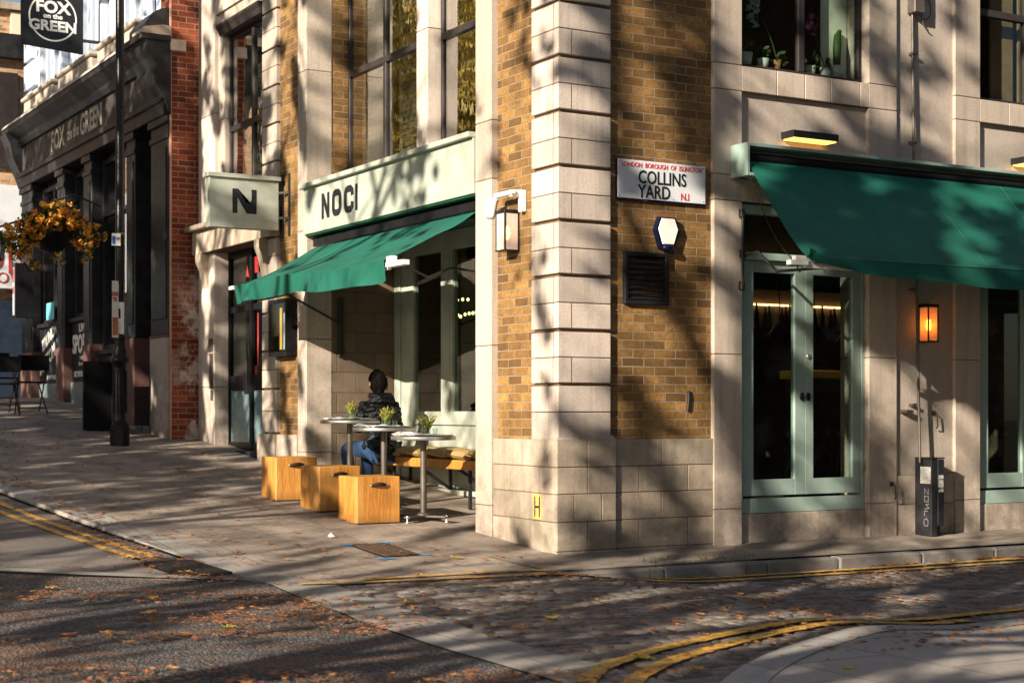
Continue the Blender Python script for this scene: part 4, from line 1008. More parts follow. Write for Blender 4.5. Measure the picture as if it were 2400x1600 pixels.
mb_ = thing('menu_case', (0, 5.9, 1.83), 'black menu case with a paper menu and a yellow light strip', 'menu case')
m = MB(); m.wb('x', 5.64, 6.17, 1.82, 1.87, -.11, .03, .003); m.wb('x', 5.64, 6.17, 2.42, 2.47, -.11, .03, .003); m.wb('x', 5.64, 5.67, 1.87, 2.42, -.11, .03); m.wb('x', 6.14, 6.17, 1.87, 2.42, -.11, .03); m.wb('x', 5.67, 6.14, 1.87, 2.42, .0, .03)
obj('case', m, M['black'], mb_); obj('menu_paper', MB().wb('x', 5.75, 5.93, 1.9, 2.32, -.02, -.015), M['paper'], mb_)
obj('strip_light', MB().wb('x', 5.97, 6.02, 1.9, 2.38, -.03, -.02), emit('yellow_strip', (1, .50, .08), .5), mb_)
obj('glass', MB().wb('x', 5.67, 6.14, 1.87, 2.42, -.105, -.10), M['glass'], mb_)

# ------------------------------------------------------------------ awnings
def wav(u, v, s): return noise.noise((u*5+s, v*2.2, s))*.02
AW = thing('street_awning', (-.4, 3.3, 2.33), 'small green canvas awning pulled out over the outdoor tables', 'awning', 'green canvas awnings')
YA, YB = 1.42, 5.14
def fab(u, v):                                         # u along the wall, v outwards
    y = YA+(YB-YA)*u; x = .02-.92*v; z = 2.995+(2.505+.045*u-2.995)*v-.035*math.sin(math.pi*v)*(1-.3*u)
    z += .014*v*math.sin(u*9+v*2.5)+(.034*noise.noise((u*13+v*2, v*1.2, 2))+.012*noise.noise((u*30+v*5, v*2, 4)))*math.sin(math.pi*min(1, v*1.05))
    return (x, y, z)
obj('fabric', MB().grid(fab, 90, 24), M['canvas'], AW)
def val(u, v):
    y = YA+(YB-YA)*u; x, _, z = fab(u, 1); dz = -.185*v*(1+.06*math.sin(u*20))
    return (x-.012+.030*v*math.sin(u*26+1.6*math.sin(u*7))+.012*v, y+.02*v*(u-.5), z+dz)
obj('valance', MB().grid(val, 120, 6), M['canvas'], AW)
obj('hem_stitching', MB().tube([tuple(Vector(fab(u/60, 1))+Vector((-.006, 0, .004))) for u in range(61)], .006, 6), M['deep_green'], AW)
for k in (.25, .5, .75): obj('seam', MB().tube([tuple(Vector(fab(k, v/14))+Vector((-.001, 0, .0))) for v in range(15)], .0035, 5), M['deep_green'], AW)
m = MB(); m.box(-.90, -.83, 1.08, 1.415, 2.445, 2.49, .004); m.box(-.895, -.84, 1.30, 1.415, 2.49, 2.54, .004); m.box(-.875, -.84, 1.42, 5.14, 2.43, 2.47); m.box(-.93, -.87, 5.14, 5.26, 2.50, 2.54, .004)
obj('front_bar', m, M['white_pl'], AW)
m = MB(); m.box(.06, .20, 1.40, 5.27, 3.02, 3.12, .01); m.box(.20, .23, 1.40, 5.27, 2.98, 3.13); obj('cassette', m, M['black'], AW)
obj('arm', MB().tube([(-.88, 5.0, 2.47), (-.5, 5.35, 2.42), (-.3, 5.12, 2.47), (.40, 5.26, 2.17)], .013, 8), M['iron'], AW)
obj('arm', MB().tube([(-.88, 1.25, 2.455), (-.7, 1.43, 2.47), (-.45, 1.47, 2.38), (-.1, 1.70, 2.50), (.25, 1.6, 2.46), (.42, 1.40, 2.16)], .012, 8), M['iron'], AW)
obj('wall_bracket', MB().box(.37, .43, 5.25, 5.29, 1.80, 2.46, .006), M['iron'], AW)

AR = thing('yard_awning', (5, -.6, 2.3), 'wide green canvas awning over the yard doors, running out of frame', 'awning', 'green canvas awnings')
XA, XB = 1.86, 9.2
def fab2(u, v):
    xr = XA+(XB-XA)*u; x = xr+(1.72-XA)*v*(1-u); y = -.16-.94*v; z = 3.385+(2.455-3.385)*v-.05*math.sin(math.pi*v)
    z += (.030*noise.noise((x*1.3+v, v*1.6, 5))+.010*noise.noise((x*4+v*3, v*3, 8)))*math.sin(math.pi*v)
    return (x, y, z)
obj('fabric', MB().grid(fab2, 120, 30), M['canvas'], AR)
def val2(u, v):
    x, y, z = fab2(u, 1); s = x-1.72
    drop = .11+.02*min(1, s/3)+.05*sst(.4, 2.5, s); curl = max(0, 1-s/.62)
    yy = -.012-.05*v*(1-curl)*0-.12*math.sin(v*2.2)*curl; zz = -drop*v*(1-.62*curl)+.05*math.sin(v*math.pi)*curl
    return (x-.05*v*curl, y+yy+.010*v*math.sin(s*7), z+zz+.006*v*math.sin(s*5)-.03*sst(.0, .5, s)*v*0)
obj('valance', MB().grid(val2, 200, 8), M['canvas'], AR)
obj('hem_stitching', MB().tube([tuple(Vector(fab2(u/60, 1))+Vector((0, -.008, .003))) for u in range(61)], .010, 6), M['deep_green'], AR)
for k in range(1, 7): obj('seam', MB().tube([tuple(Vector(fab2(k/7, v/14))+Vector((0, -.001, 0))) for v in range(15)], .0035, 5), M['deep_green'], AR)
fl = MB(); fl.prism([(0, 0), (.09, -.03), (.085, .07), (.02, .10)], lambda a, b: (1.72+a, -1.13, 2.44+b*.9), lambda a, b: (1.73+a, -1.115, 2.44+b*.9)); obj('loose_corner', fl, M['canvas'], AR)
m = MB(); m.box(1.55, 1.74, -1.11, -1.05, 2.385, 2.425, .003); m.box(1.60, 1.715, -1.11, -1.06, 2.425, 2.462, .003); m.box(1.74, 9.2, -1.08, -1.04, 2.37, 2.41); obj('front_bar', m, M['white_pl'], AR)
cs = MB(); cs.box(1.80, 1.83, -.235, 0, 3.245, 3.535, .003); cs.box(1.83, 9.3, -.235, .0, 3.505, 3.535, .003); cs.box(1.83, 9.3, -.03, .0, 3.245, 3.505); cs.box(1.83, 9.3, -.11, -.03, 3.245, 3.27); cs.box(1.83, 1.95, -.235, -.03, 3.245, 3.275, .003)
obj('cassette', cs, M['sage_dk'], AR)
obj('roller', MB().tube([(1.84, -.13, 3.42), (9.25, -.13, 3.42)], .045, 14), M['black'], AR)
obj('wall_rail', MB().tube([(1.91, -.035, 2.30), (1.91, -.035, 2.95)], .013, 10).box(1.885, 1.935, -.045, .0, 2.26, 2.34, .008).box(1.885, 1.935, -.045, .0, 2.90, 2.98, .008).box(1.885, 1.935, -.055, -.015, 2.54, 2.62, .006), M['iron'], AR)
obj('arm', MB().tube([(1.92, -.04, 2.57), (1.97, -.17, 2.59), (1.98, -.42, 2.40), (2.26, -.80, 2.42), (2.30, -1.06, 2.42)], .014, 10), M['iron'], AR)
obj('arm', MB().tube([(2.02, -.75, 2.45), (2.30, -1.06, 2.42)], .010, 8), M['steel_dk'], AR)
ch = MB(); a = Vector((1.86, -.20, 3.245)); b = Vector((1.60, -1.06, 2.44)); n_ = 44
for i in range(n_):
    p = a.lerp(b, i/n_); q_ = a.lerp(b, (i+.8)/n_); sag = Vector((0, 0, -.10*math.sin(math.pi*i/n_)))
    ch.tube([p+sag, q_+sag], .005 if i % 2 else .003, 5)
obj('chain', ch, M['iron'], AR)
# spare cable hanging under the front bar end
obj('hook', MB().tube([(1.63, -1.09, 2.39), (1.64, -1.09, 2.35), (1.66, -1.09, 2.33), (1.68, -1.09, 2.35)], .006, 6), M['iron'], AR)

# ------------------------------------------------------------------ tables, stools, bench
TL = ['round steel table nearest the camera', 'middle one of the three round steel tables', 'round steel table farthest up the street, by the seated person']
tabs = [(-.19, 2.07, .955), (-.2, 2.90, 1.028), (-.2, 3.70, 1.098)]
PLB = ['jar of heather on the nearest round table', 'jar of heather on the middle round table', 'jar of heather on the farthest round table']
MLB = [('paper place setting on the near side of the nearest table', 'paper place setting on the far side of the nearest table'), ('paper place setting on the near side of the middle table', 'paper place setting on the far side of the middle table'), ('paper place setting on the near side of the farthest table', 'paper place setting on the far side of the farthest table')]
for i, (x, y, zt) in enumerate(tabs):
    g0 = base_z(x, y)
    t = thing('round_table', (x, y, g0), TL[i], 'table', 'round steel tables outside')
    obj('tabletop', MB().lathe([(0, -.036), (.302, -.036), (.306, -.030), (.306, -.006), (.300, 0), (0, 0)], (x, y, zt), 48), M['steel'], t)
    obj('pole', MB().tube([(x, y, g0+.05), (x, y, zt-.036)], .030, 18), M['steel_dk'], t)
    m = MB(); m.box(x-.27, x+.27, y-.035, y+.035, g0+.035, g0+.055, .004); m.box(x-.035, x+.035, y-.27, y+.27, g0+.036, g0+.056, .004); m.lathe([(0, .05), (.07, .05), (.06, .07), (.03, .08)], (x, y, g0), 20)
    m.tf(Matrix.Translation((x, y, 0)) @ Matrix.Rotation(R(28), 4, 'Z') @ Matrix.Translation((-x, -y, 0))); obj('base', m, M['steel_dk'], t)
    m = MB()
    for k in range(4):
        a_ = R(28+90*k); fx, fy = x+.26*math.cos(a_), y+.26*math.sin(a_); m.lathe([(0, -.04), (.013, -.04), (.014, -.032), (.006, -.028), (.006, .0), (.011, .005), (.011, .022), (0, .025)], (fx, fy, g0+.035), 10)
    obj('foot', m, M['white_pl'], t)
    rn = random.Random(40+i)
    jx, jy = x+.02, y+(.0 if i else -.02)
    jt_ = thing('herb_jar', (jx, jy, zt), PLB[i], 'plant', 'jars of heather on the tables')
    obj('jar', MB().lathe([(0, .002), (.042, .002), (.045, .01), (.045, .08), (.040, .088), (.036, .088), (.041, .078), (.041, .012), (0, .010)], (jx, jy, zt), 20), M['glass_j'], jt_)
    lv = MB()
    for k in range(46):
        a_ = rn.uniform(0, 6.28); l = rn.uniform(.07, .15); tip = Vector((jx+math.cos(a_)*l*.85*rn.uniform(.2, 1.1), jy+math.sin(a_)*l*.85*rn.uniform(.2, 1.1), zt+.05+l))
        bs = Vector((jx+rn.uniform(-.02, .02), jy+rn.uniform(-.02, .02), zt+.03)); lv.tube([bs, bs.lerp(tip, .5)+Vector((0, 0, .01)), tip], [.0022, .0018, .0008], 3, False)
        for j in range(9):
            c_ = bs.lerp(tip, .4+.6*j/8); d_ = Vector((rn.uniform(-1, 1), rn.uniform(-1, 1), rn.uniform(.0, 1))).normalized()*.020; e_ = d_.cross(Vector((rn.uniform(-1, 1), rn.uniform(-1, 1), .3))).normalized()*.005
            lv.add([c_-e_, c_+d_*.5-e_, c_+d_, c_+e_], [(0, 1, 2, 3)])
    obj('sprigs', lv, M['herb'], jt_)
    for k, (dx, dy) in enumerate(((-.02, -.15), (0.0, .15))):
        pm = MB()
        def pf(u, v, dx=dx, dy=dy): 
            a_ = (u-.5)*.40; b_ = (v-.5)*.25; return (x+dx+a_, y+dy+b_, zt+.005+.030*max(0, noise.noise((u*3+i, v*3+k, 1)))+.004*math.sin(u*5)+.014*abs(2*v-1)**4)
        pm.grid(pf, 14, 10); tag(obj('place_setting', pm, M['paper'], loc=(x+dx, y+dy, zt)), MLB[i][k], 'paper', 'paper place settings')
    cu = MB(); cu.lathe([(0, 0), (.020, 0), (.026, .06), (.023, .06), (.018, .006), (0, .006)], (x+.06, y-.12+.0, zt+.012), 14)
    tag(obj('small_glass', cu, M['glass_j'], loc=(x+.06, y-.12, zt+.012)), ['little glass tumbler on the nearest table', 'little glass tumbler on the middle table', 'little glass tumbler on the farthest table'][i], 'glass', 'tumblers on the tables')

def stool_mesh():
    t = thing('cube_stool', (0, 0, 0), '', 'stool', 'wooden cube stools beside the tables')
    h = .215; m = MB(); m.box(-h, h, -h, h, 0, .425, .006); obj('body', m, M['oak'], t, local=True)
    m = MB(); pts = []
    for k in range(13):
        a = k/12; xx = -.085+.17*a; pts.append((xx, -h-.006-.026*math.sin(math.pi*a), .345+.012*math.sin(math.pi*a)))
    vs = []
    for p in pts: w_ = .010+.007*math.sin(math.pi*(p[0]+.085)/.17); vs += [(p[0], p[1], p[2]-w_), (p[0], p[1]-.004, p[2]-w_), (p[0], p[1]-.004, p[2]+w_), (p[0], p[1], p[2]+w_)]
    fs_ = []
    for i in range(12):
        for k in range(4): fs_.append((i*4+k, i*4+(k+1) % 4, (i+1)*4+(k+1) % 4, (i+1)*4+k))
    m.add(vs, fs_, True); m.add([vs[0], vs[1], vs[2], vs[3]], [(0, 1, 2, 3)]); m.add(vs[-4:], [(0, 1, 2, 3)])
    hd = obj('handle', m, M['leather'], t, local=True)
    m = MB()
    for xx in (-.078, .078): m.lathe([(0, 0), (.011, 0), (.009, .006), (0, .008)], n=12).tf(Matrix.Translation((xx, -h-.010, .345)) @ Matrix.Rotation(R(90), 4, 'X'), len(m.v)-48)
    obj('rivet', m, M['steel'], hd, local=True)
    return t
s0 = stool_mesh()
for i, (x, y, rz, lb) in enumerate(((-.69, 2.20, -1, 'orange wooden cube stool nearest the camera, leather handle in full view'), (-.745, 2.96, 2, 'middle orange wooden cube stool, partly hidden by the nearest one'), (-.87, 3.69, -2, 'orange wooden cube stool farthest up the street'))):
    s_ = s0 if i == 0 else copy_tree(s0)
    s_.location = (x, y, base_z(x, y)-.01); s_.rotation_euler = (0, -R(0), R(rz)); s_['label'] = lb
bn = thing('wall_bench', (.8, 3.4, .3), 'long wooden bench on iron brackets under the shop window', 'bench')
obj('seat', MB().box(.56, 1.02, 1.42, 4.93, .605, .70, .006), M['oak'], bn)
for yy in (4.75, 3.8, 2.92, 2.0):
    obj('bracket', MB().bar((.64, yy, .605), (1.02, yy, .36), .03, .03).bar((1.02, yy, .33), (1.02, yy, .605), .03, .03), M['iron'], bn)
for yy in (2.6, 4.3):
    obj('leg', MB().bar((.60, yy, base_z(.6, yy)), (.60, yy, .605), .03, .03), M['iron'], bn)
cols = [(5.0, 4.5), (4.55, 4.05), (4.08, 3.5), (3.55, 2.98), (3.05, 2.5), (2.55, 2.0), (2.05, 1.5)]
CL = ['ribbed mustard cushion at the far end of the bench', 'ribbed mustard cushion second from the far bench end, right of the person', 'ribbed mustard cushion third from the far bench end', 'ribbed mustard cushion in the middle of the bench', 'ribbed mustard cushion behind the pole of the nearest table', 'ribbed mustard cushion next to last at the pilaster end', 'ribbed mustard cushion behind the pilaster, last on the bench']
for i, (b_, a_) in enumerate(cols):
    rn = random.Random(i); hx = .23; hy = abs(b_-a_)/2; cx, cy = .77, (a_+b_)/2
    def cf(u, v, top=1):
        X_, Y_ = (u-.5)*2, (v-.5)*2; e = max(0, (1-abs(X_)**3)*(1-abs(Y_)**3))**.42
        return (cx-.02+hx*X_, cy+hy*Y_, .745+.006*i % .02+.052*e*top+.006*noise.noise((X_*2, Y_*2, i)))
    m = MB(); m.grid(lambda u, v: cf(u, v, 1), 16, 16); m.grid(lambda u, v: cf(u, v, -1), 16, 16)
    m.tf(Matrix.Translation((cx, cy, .735)) @ Matrix.Rotation(R(rn.uniform(-6, 6)), 4, 'Z') @ Matrix.Rotation(R(rn.uniform(2, 5)), 4, 'X') @ Matrix.Translation((-cx, -cy, -.735)))
    tag(obj('bench_cushion', m, M['cushion'], loc=(cx, cy, .70)), CL[i], 'cushion', 'ribbed cushions along the bench')

# ------------------------------------------------------------------ seated person
def skin_mesh(nodes, edges, voxel=None, sub=2, extra=None):
    me = bpy.data.meshes.new('s'); me.from_pydata([n[0] for n in nodes], edges, [])
    o = bpy.data.objects.new('s', me); COL.objects.link(o)
    o.modifiers.new('k', 'SKIN'); sk = me.skin_vertices[0].data
    for i, n in enumerate(nodes): sk[i].radius = (n[1], n[2] if len(n) > 2 else n[1]); sk[i].use_root = (i == 0)
    sb = o.modifiers.new('u', 'SUBSURF'); sb.levels = sub; sb.render_levels = sub
    bpy.context.view_layer.update(); dg = bpy.context.evaluated_depsgraph_get()
    r = bpy.data.meshes.new_from_object(o.evaluated_get(dg)); bpy.data.objects.remove(o)
    mb = MB(); mb.add([v.co for v in r.vertices], [tuple(p.vertices) for p in r.polygons], True)
    return mb
def voxel(mb, size, smooth=3):
    me = bpy.data.meshes.new('r'); me.from_pydata(mb.v, [], mb.f); o = bpy.data.objects.new('r', me); COL.objects.link(o)
    m_ = o.modifiers.new('r', 'REMESH'); m_.mode = 'VOXEL'; m_.voxel_size = size
    if smooth: s_ = o.modifiers.new('s', 'SMOOTH'); s_.iterations = smooth; s_.factor = .5
    bpy.context.view_layer.update(); dg = bpy.context.evaluated_depsgraph_get(); r = bpy.data.meshes.new_from_object(o.evaluated_get(dg)); bpy.data.objects.remove(o)
    k = MB(); k.add([v.co for v in r.vertices], [tuple(p.vertices) for p in r.polygons], True); return k
def ell(mb, c, r, n=18, rot=None):
    s0_ = len(mb.v); prof = [(math.sin(math.pi*i/n), -math.cos(math.pi*i/n)) for i in range(n+1)]
    mb.lathe(prof, (0, 0, 0), n); mb.tf(Matrix.Translation(c) @ (rot or Matrix.Identity(4)) @ Matrix.Diagonal((*r, 1)), s0_); return mb
PX, PY, PZ = .43, 4.30, .735            # seat point; figure faces local +Y
PR = Matrix.Translation((PX, PY, PZ)) @ Matrix.Rotation(R(0), 4, 'Z') @ Matrix.Scale(1.03, 4)
def pv(x, y, z): return PR @ Vector((x, y, z))
N = []; Eg = []
def nd(p, r, r2=None, par=None):
    N.append((p, r, r2 or r)); 
    if par is not None: Eg.append((par, len(N)-1))
    return len(N)-1
LR = Matrix.Rotation(R(10), 3, 'Z')
def figure(k_torso=1.0, k_arm=1.0, k_leg=1.0, legs=True, arms=True, hands=False, neck=True, hem=None):
    global N, Eg; N = []; Eg = []
    h0 = nd((0, 0, .08), .155*k_torso, .115*k_torso); w = nd((0, .00, .22), .135*k_torso, .10*k_torso, h0); c_ = nd((0, .035, .38), .155*k_torso, .115*k_torso, w); s_ = nd((0, .04, .50), .13*k_torso, .085*k_torso, c_)
    if neck: n1 = nd((0, .055, .585), .052, .055, s_); nd((0, .07, .64), .05, .055, n1)
    if arms:
        for sx in (-1, 1):
            a = nd((sx*.165, .03, .49), .060*k_arm, None, s_); el = nd((sx*.235, .06, .25), .046*k_arm, None, a); wr = nd((sx*.10, .27, .27), .030*k_arm, None, el)
            if hands: nd((sx*.05, .34, .30), .030, .018, wr)
    if legs:
        for sx in (-1, 1):
            a = nd(LR @ Vector((sx*.09, .03, .03)), .085*k_leg, None, h0); kx = nd(LR @ Vector((sx*.13, .44, .06)), .060*k_leg, None, a); f_ = nd(LR @ Vector((sx*.12, .40, -.20)), .052*k_leg, None, kx); nd(LR @ Vector((sx*.11, .36, -.38)), .038*k_leg, None, f_)
    return [(Vector(p), a, b) for p, a, b in N], list(Eg)
per = thing('person', (PX, PY, .70), 'person seen from behind on the bench in black puffer jacket and blue jeans', 'person')
nn_, ee = figure(.9, .8, .85, hands=True); bd = skin_mesh(nn_, ee)
hc = Matrix.Translation((0.0, .085, .735)) @ Matrix.Rotation(R(12), 4, 'Z') @ Matrix.Rotation(R(-14), 4, 'X')
ell(bd, (0, 0, 0), (1, 1, 1)); bd.tf(hc @ Matrix.Diagonal((.074, .094, .112, 1)), len(bd.v)-19*18)
for c_, r_ in (((0, .088, -.02), (.012, .018, .026)), ((0, .07, -.085), (.030, .026, .022)), ((-.092, .0, -.01), (.012, .018, .030)), ((.092, .0, -.01), (.012, .018, .030)), ((0, .084, -.06), (.022, .010, .008)), ((-.03, .08, .012), (.013, .010, .009)), ((.03, .08, .012), (.013, .010, .009))):
    k0 = len(bd.v); ell(bd, c_, r_, 10); bd.tf(hc, k0)
for sx in (-1, 1):                                      # palm and five fingers each hand, folded in the lap
    for j, (dx, l) in enumerate(((-.027, .060), (-.009, .072), (.009, .068), (.027, .054))):
        b0 = Vector((sx*.05+dx, .345, .30)); bd.tube([b0, b0+Vector((-sx*.004, l*.55, .004)), b0+Vector((-sx*.008, l*.95, -.014)), b0+Vector((-sx*.008, l*1.05, -.034))], [.0095, .009, .008, .006], 8)
    b0 = Vector((sx*.05-sx*.028, .315, .305)); bd.tube([b0, b0+Vector((-sx*.022, .025, .008)), b0+Vector((-sx*.030, .052, .004))], [.012, .010, .008], 8)
bd = voxel(bd, .0075, 2); bd.tf(PR); obj('body', bd, M['skin'], per)
nn_, ee = figure(1.06, 1.32, 1.0, legs=False, neck=False)
nn_ = [(p, a*1.0, b) for p, a, b in nn_]; jk = skin_mesh(nn_, ee)
ell(jk, (0, .0, .56), (.135, .10, .055)); ell(jk, (0, -.045, .555), (.15, .085, .06)); ell(jk, (.0, -.02, .08), (.20, .155, .12)); ell(jk, (.0, .015, .42), (.205, .135, .16))
jk = voxel(jk, .010, 3)
jk.v = [tuple(Vector(v)+Vector((v[0], v[1], 0)).normalized()*(.0035*math.sin(v[2]*95+noise.noise((v[0]*9, v[1]*9, v[2]*5))*5)+.020*noise.noise((v[0]*11, v[1]*11, v[2]*15))+.008*noise.noise((v[0]*30, v[1]*30, v[2]*40)))) for v in jk.v]
jk.tf(PR); jo = obj('jacket', jk, M['puffer'], per)
hd = MB(); ell(hd, (0, -.055, .585), (.135, .055, .050), 16); ell(hd, (-.09, .0, .60), (.045, .075, .035), 12); ell(hd, (.09, .0, .60), (.045, .075, .035), 12); hd = voxel(hd, .010, 3); hd.tf(PR); obj('hood', hd, M['puffer'], jo)
nn_, ee = figure(1, 1, 1.22, arms=False, neck=False); nn_ = [nn_[0]]+[(p, a, b) for p, a, b in nn_[4:]]
ee = [(0, 1), (1, 2), (2, 3), (3, 4-0)] if False else [(0, 1), (1, 2), (2, 3), (0, 5), (5, 6), (6, 7)]
N2 = [nn_[0]]+nn_[1:]; 
Nl = [(Vector((0, 0, .08)), .165, .13)]; El = []
for sx in (-1, 1):
    b0 = len(Nl); Nl += [(LR @ Vector((sx*.09, .03, .03)), .105, .105), (LR @ Vector((sx*.13, .44, .06)), .078, .078), (LR @ Vector((sx*.12, .40, -.20)), .066, .066), (LR @ Vector((sx*.11, .36, -.40)), .058, .058)]; El += [(0, b0), (b0, b0+1), (b0+1, b0+2), (b0+2, b0+3)]
tr = voxel(skin_mesh(Nl, El), .010, 2); tr.v = [tuple(Vector(v)+Vector((0, 0, .008*noise.noise((v[0]*14, v[1]*18, v[2]*18))))) for v in tr.v]; tr.tf(PR); obj('jeans', tr, M['jean'], per)
hr = MB(); ell(hr, (0, 0, 0), (1, 1, 1), 40); hr.tf(hc @ Matrix.Translation((0, -.020, .002)) @ Matrix.Diagonal((.092, .108, .138, 1)))
hr.v = [v for v in hr.v]; hi = hc.inverted(); nv = []; M['hair'].node_tree.nodes['Principled BSDF'].inputs['Specular IOR Level'].default_value = .12
for v in hr.v:
    L_ = hi @ Vector(v)
    nz = noise.noise((L_.x*38, L_.y*38, L_.z*24))
    L_ = L_*(1+.09*nz+.06*noise.noise((L_.x*16, L_.y*16, L_.z*12+5)))
    if L_.y > .03 and L_.z < .055: L_ = L_*.80                       # keep the face clear
    if L_.z < -.07 and L_.y < 0: L_.x *= .8
    nv.append(tuple(hc @ L_))
hr.v = nv; hr.tf(PR)
rn = random.Random(8)
for k in range(1500):                                   # short tufts break up the outline
    a_ = rn.uniform(0, 6.28); e_ = rn.uniform(-.6, 1.5); d_ = Vector((math.cos(a_)*math.cos(e_), math.sin(a_)*math.cos(e_), math.sin(e_)))
    if d_.y > .35 and d_.z < .5: continue
    p_ = Vector((d_.x*.090, d_.y*.106-.020, d_.z*.136+.002)); t_ = p_+Vector((d_.x*.016+rn.uniform(-.012, .012), d_.y*.016+rn.uniform(-.012, .012), d_.z*.012-.024)); s1 = d_.cross(Vector((rn.uniform(-.4, .4), rn.uniform(-.4, .4), 1))).normalized()*.004
    hr.add([PR @ (hc @ (p_-s1)), PR @ (hc @ (p_+s1)), PR @ (hc @ t_)], [(0, 1, 2)])
obj('hair', hr, M['hair'], per)
for sx in (-1, 1):
    sh_ = MB(); ell(sh_, (sx*.11, .42, -.405), (.045, .13, .042), 14); sh_ = voxel(sh_, .012, 2); sh_.tf(LR.to_4x4()); sh_.tf(PR); obj('shoe', sh_, M['plastic_dk'], per)
bg_ = MB(); bg_.tube([pv(-.10, -.12, .30), pv(.0, -.150, .20), pv(.10, -.145, .08)], .006, 6); obj('bag_strap', bg_, M['leather'], per)

# ------------------------------------------------------------------ lamp post
lx, ly = -1.225, 8.31; lz = base_z(lx, ly)
lp = thing('lamp_post', (lx, ly, lz), 'tall black cast iron lamp post with stickers and small notices', 'lamp post')
def octp(r, z): return [(r, z)]
obj('base', MB().lathe([(0, -.05), (.125, -.05), (.125, .20), (.12, .25), (.10, .28), (.085, .30), (0, .30)], (lx, ly, lz), 8, smooth=False), M['black_gloss'], lp)
obj('shaft', MB().lathe([(.085, .28), (.088, .34), (.082, .38), (.080, .95), (.085, 1.0), (.108, 1.03), (.112, 1.07), (.095, 1.10), (.085, 1.12), (.090, 1.16), (.070, 1.22), (.062, 1.30), (.072, 1.33), (.066, 1.36), (.056, 1.38), (.055, 2.6), (.060, 2.62), (.053, 2.65), (.052, 8.2)], (lx, ly, lz), 28), M['black_gloss'], lp)
for k in range(12):
    a_ = 2*math.pi*k/12
m = MB()
for k in range(14):
    a_ = 2*math.pi*k/14; m.bar((lx+.083*math.cos(a_), ly+.083*math.sin(a_), lz+.40), (lx+.081*math.cos(a_), ly+.081*math.sin(a_), lz+.93), .010, .010)
obj('fluting', m, M['black_gloss'], lp)
obj('lantern_head', MB().box(lx-.15, lx+.15, ly-.35, ly+.35, lz+8.2, lz+8.38, .03), M['black'], lp)
def wrap(z0, z1, r, a0, a1, mat, name):
    m = MB(); m.grid(lambda u, v: (lx+r*math.cos(R(a0+(a1-a0)*u)), ly+r*math.sin(R(a0+(a1-a0)*u)), z0+(z1-z0)*v), 12, 2); return obj(name, m, mat, lp)
w1 = wrap(2.12, 2.54, .0565, 180, 320, M['white'], 'label_wrap'); wrap(2.34, 2.46, .0575, 200, 262, M['ink'], 'label_print')
for k in range(5): wrap(2.15+k*.032, 2.158+k*.032, .0575, 205, 262, M['steel_dk'], 'label_print')
wrap(2.62, 2.77, .0565, 190, 240, M['white'], 'notice')
pst = MB(); pst.box(lx-.115, lx-.035, ly-.06, ly-.055, 2.10, 2.80); obj('poster', pst, M['china'], lp)
text('DON\nTU', .07, (lx-.078, ly-.062, 2.60), MATY, M['poster_red'], lp, sx=.5, bold=.004); obj('poster_picture', MB().box(lx-.11, lx-.04, ly-.0605, ly-.0602, 2.13, 2.35), M['terracotta'], lp)
m = MB(); m.box(lx-.12, lx-.01, ly-.068, ly-.062, 3.235, 3.385, .002); so = obj('parking_plate', m, M['white'], lp)
obj('parking_symbol', MB().box(lx-.115, lx-.075, ly-.0695, ly-.0685, 3.25, 3.35), M['blue_sign'], lp)
text('LOADING\nONLY', .018, (lx-.042, ly-.0695, 3.32), MATY, M['ink'], lp, sx=.7)
obj('pole_clamp', MB().lathe([(.056, 0), (.060, 0), (.060, .03), (.056, .03)], (lx, ly, 3.37), 20), M['steel_dk'], lp)

# ------------------------------------------------------------------ pub
PB = thing('pub_building', (-.4, 8.9, .75), 'black fronted corner pub with blue white upper storey and a red brick side', 'building')
obj('side_brick_wall', MB().box(-.385, .3, 8.90, 9.3, .3, 12), M['redbrick'], PB)
obj('brick_return', MB().box(-.389, -.37, 8.896, 8.93, .3, 12), simple('pink_brick_edge', (.5, .26, .19), .9), PB)
obj('stone_stub', MB().box(-.40, -.19, 8.84, 8.92, 5.87, 6.02, .01), M['stone'], PB)
pf_ = MB(); pf_.box(-.15, 6, 9.3, 17.0, .3, 6.2)
obj('shell', pf_, M['dark_room'], PB)
gr = MB(); bk = MB(); cr = MB()
for (a, b) in ((8.93, 9.68), (10.39, 10.80), (12.575, 12.99), (14.14, 14.575), (16.2, 17.0)):
    bk = MB(); gr = MB()
    bk.box(-.40, -.10, a, b, 2.2, 5.05, .01); bk.box(-.42, -.08, max(8.925, a-.02), b+.02, 4.75, 4.82, .005); bk.box(-.44, -.08, max(8.92, a-.03), b+.03, 4.95, 5.05, .008)
    bk.box(-.415, -.3, a+.08, b-.08, 2.4, 4.65, .008)
    gr.box(-.42, -.10, a-.01, b+.01, .3, 2.2, .01)
    obj('pilaster', bk, M['charcoal'], PB); obj('granite_base', gr, M['red_gran'], PB)
obj('granite_corner', MB().box(-.432, -.38, 8.915, 9.62, .3, 2.15, .004), M['gran'], PB)
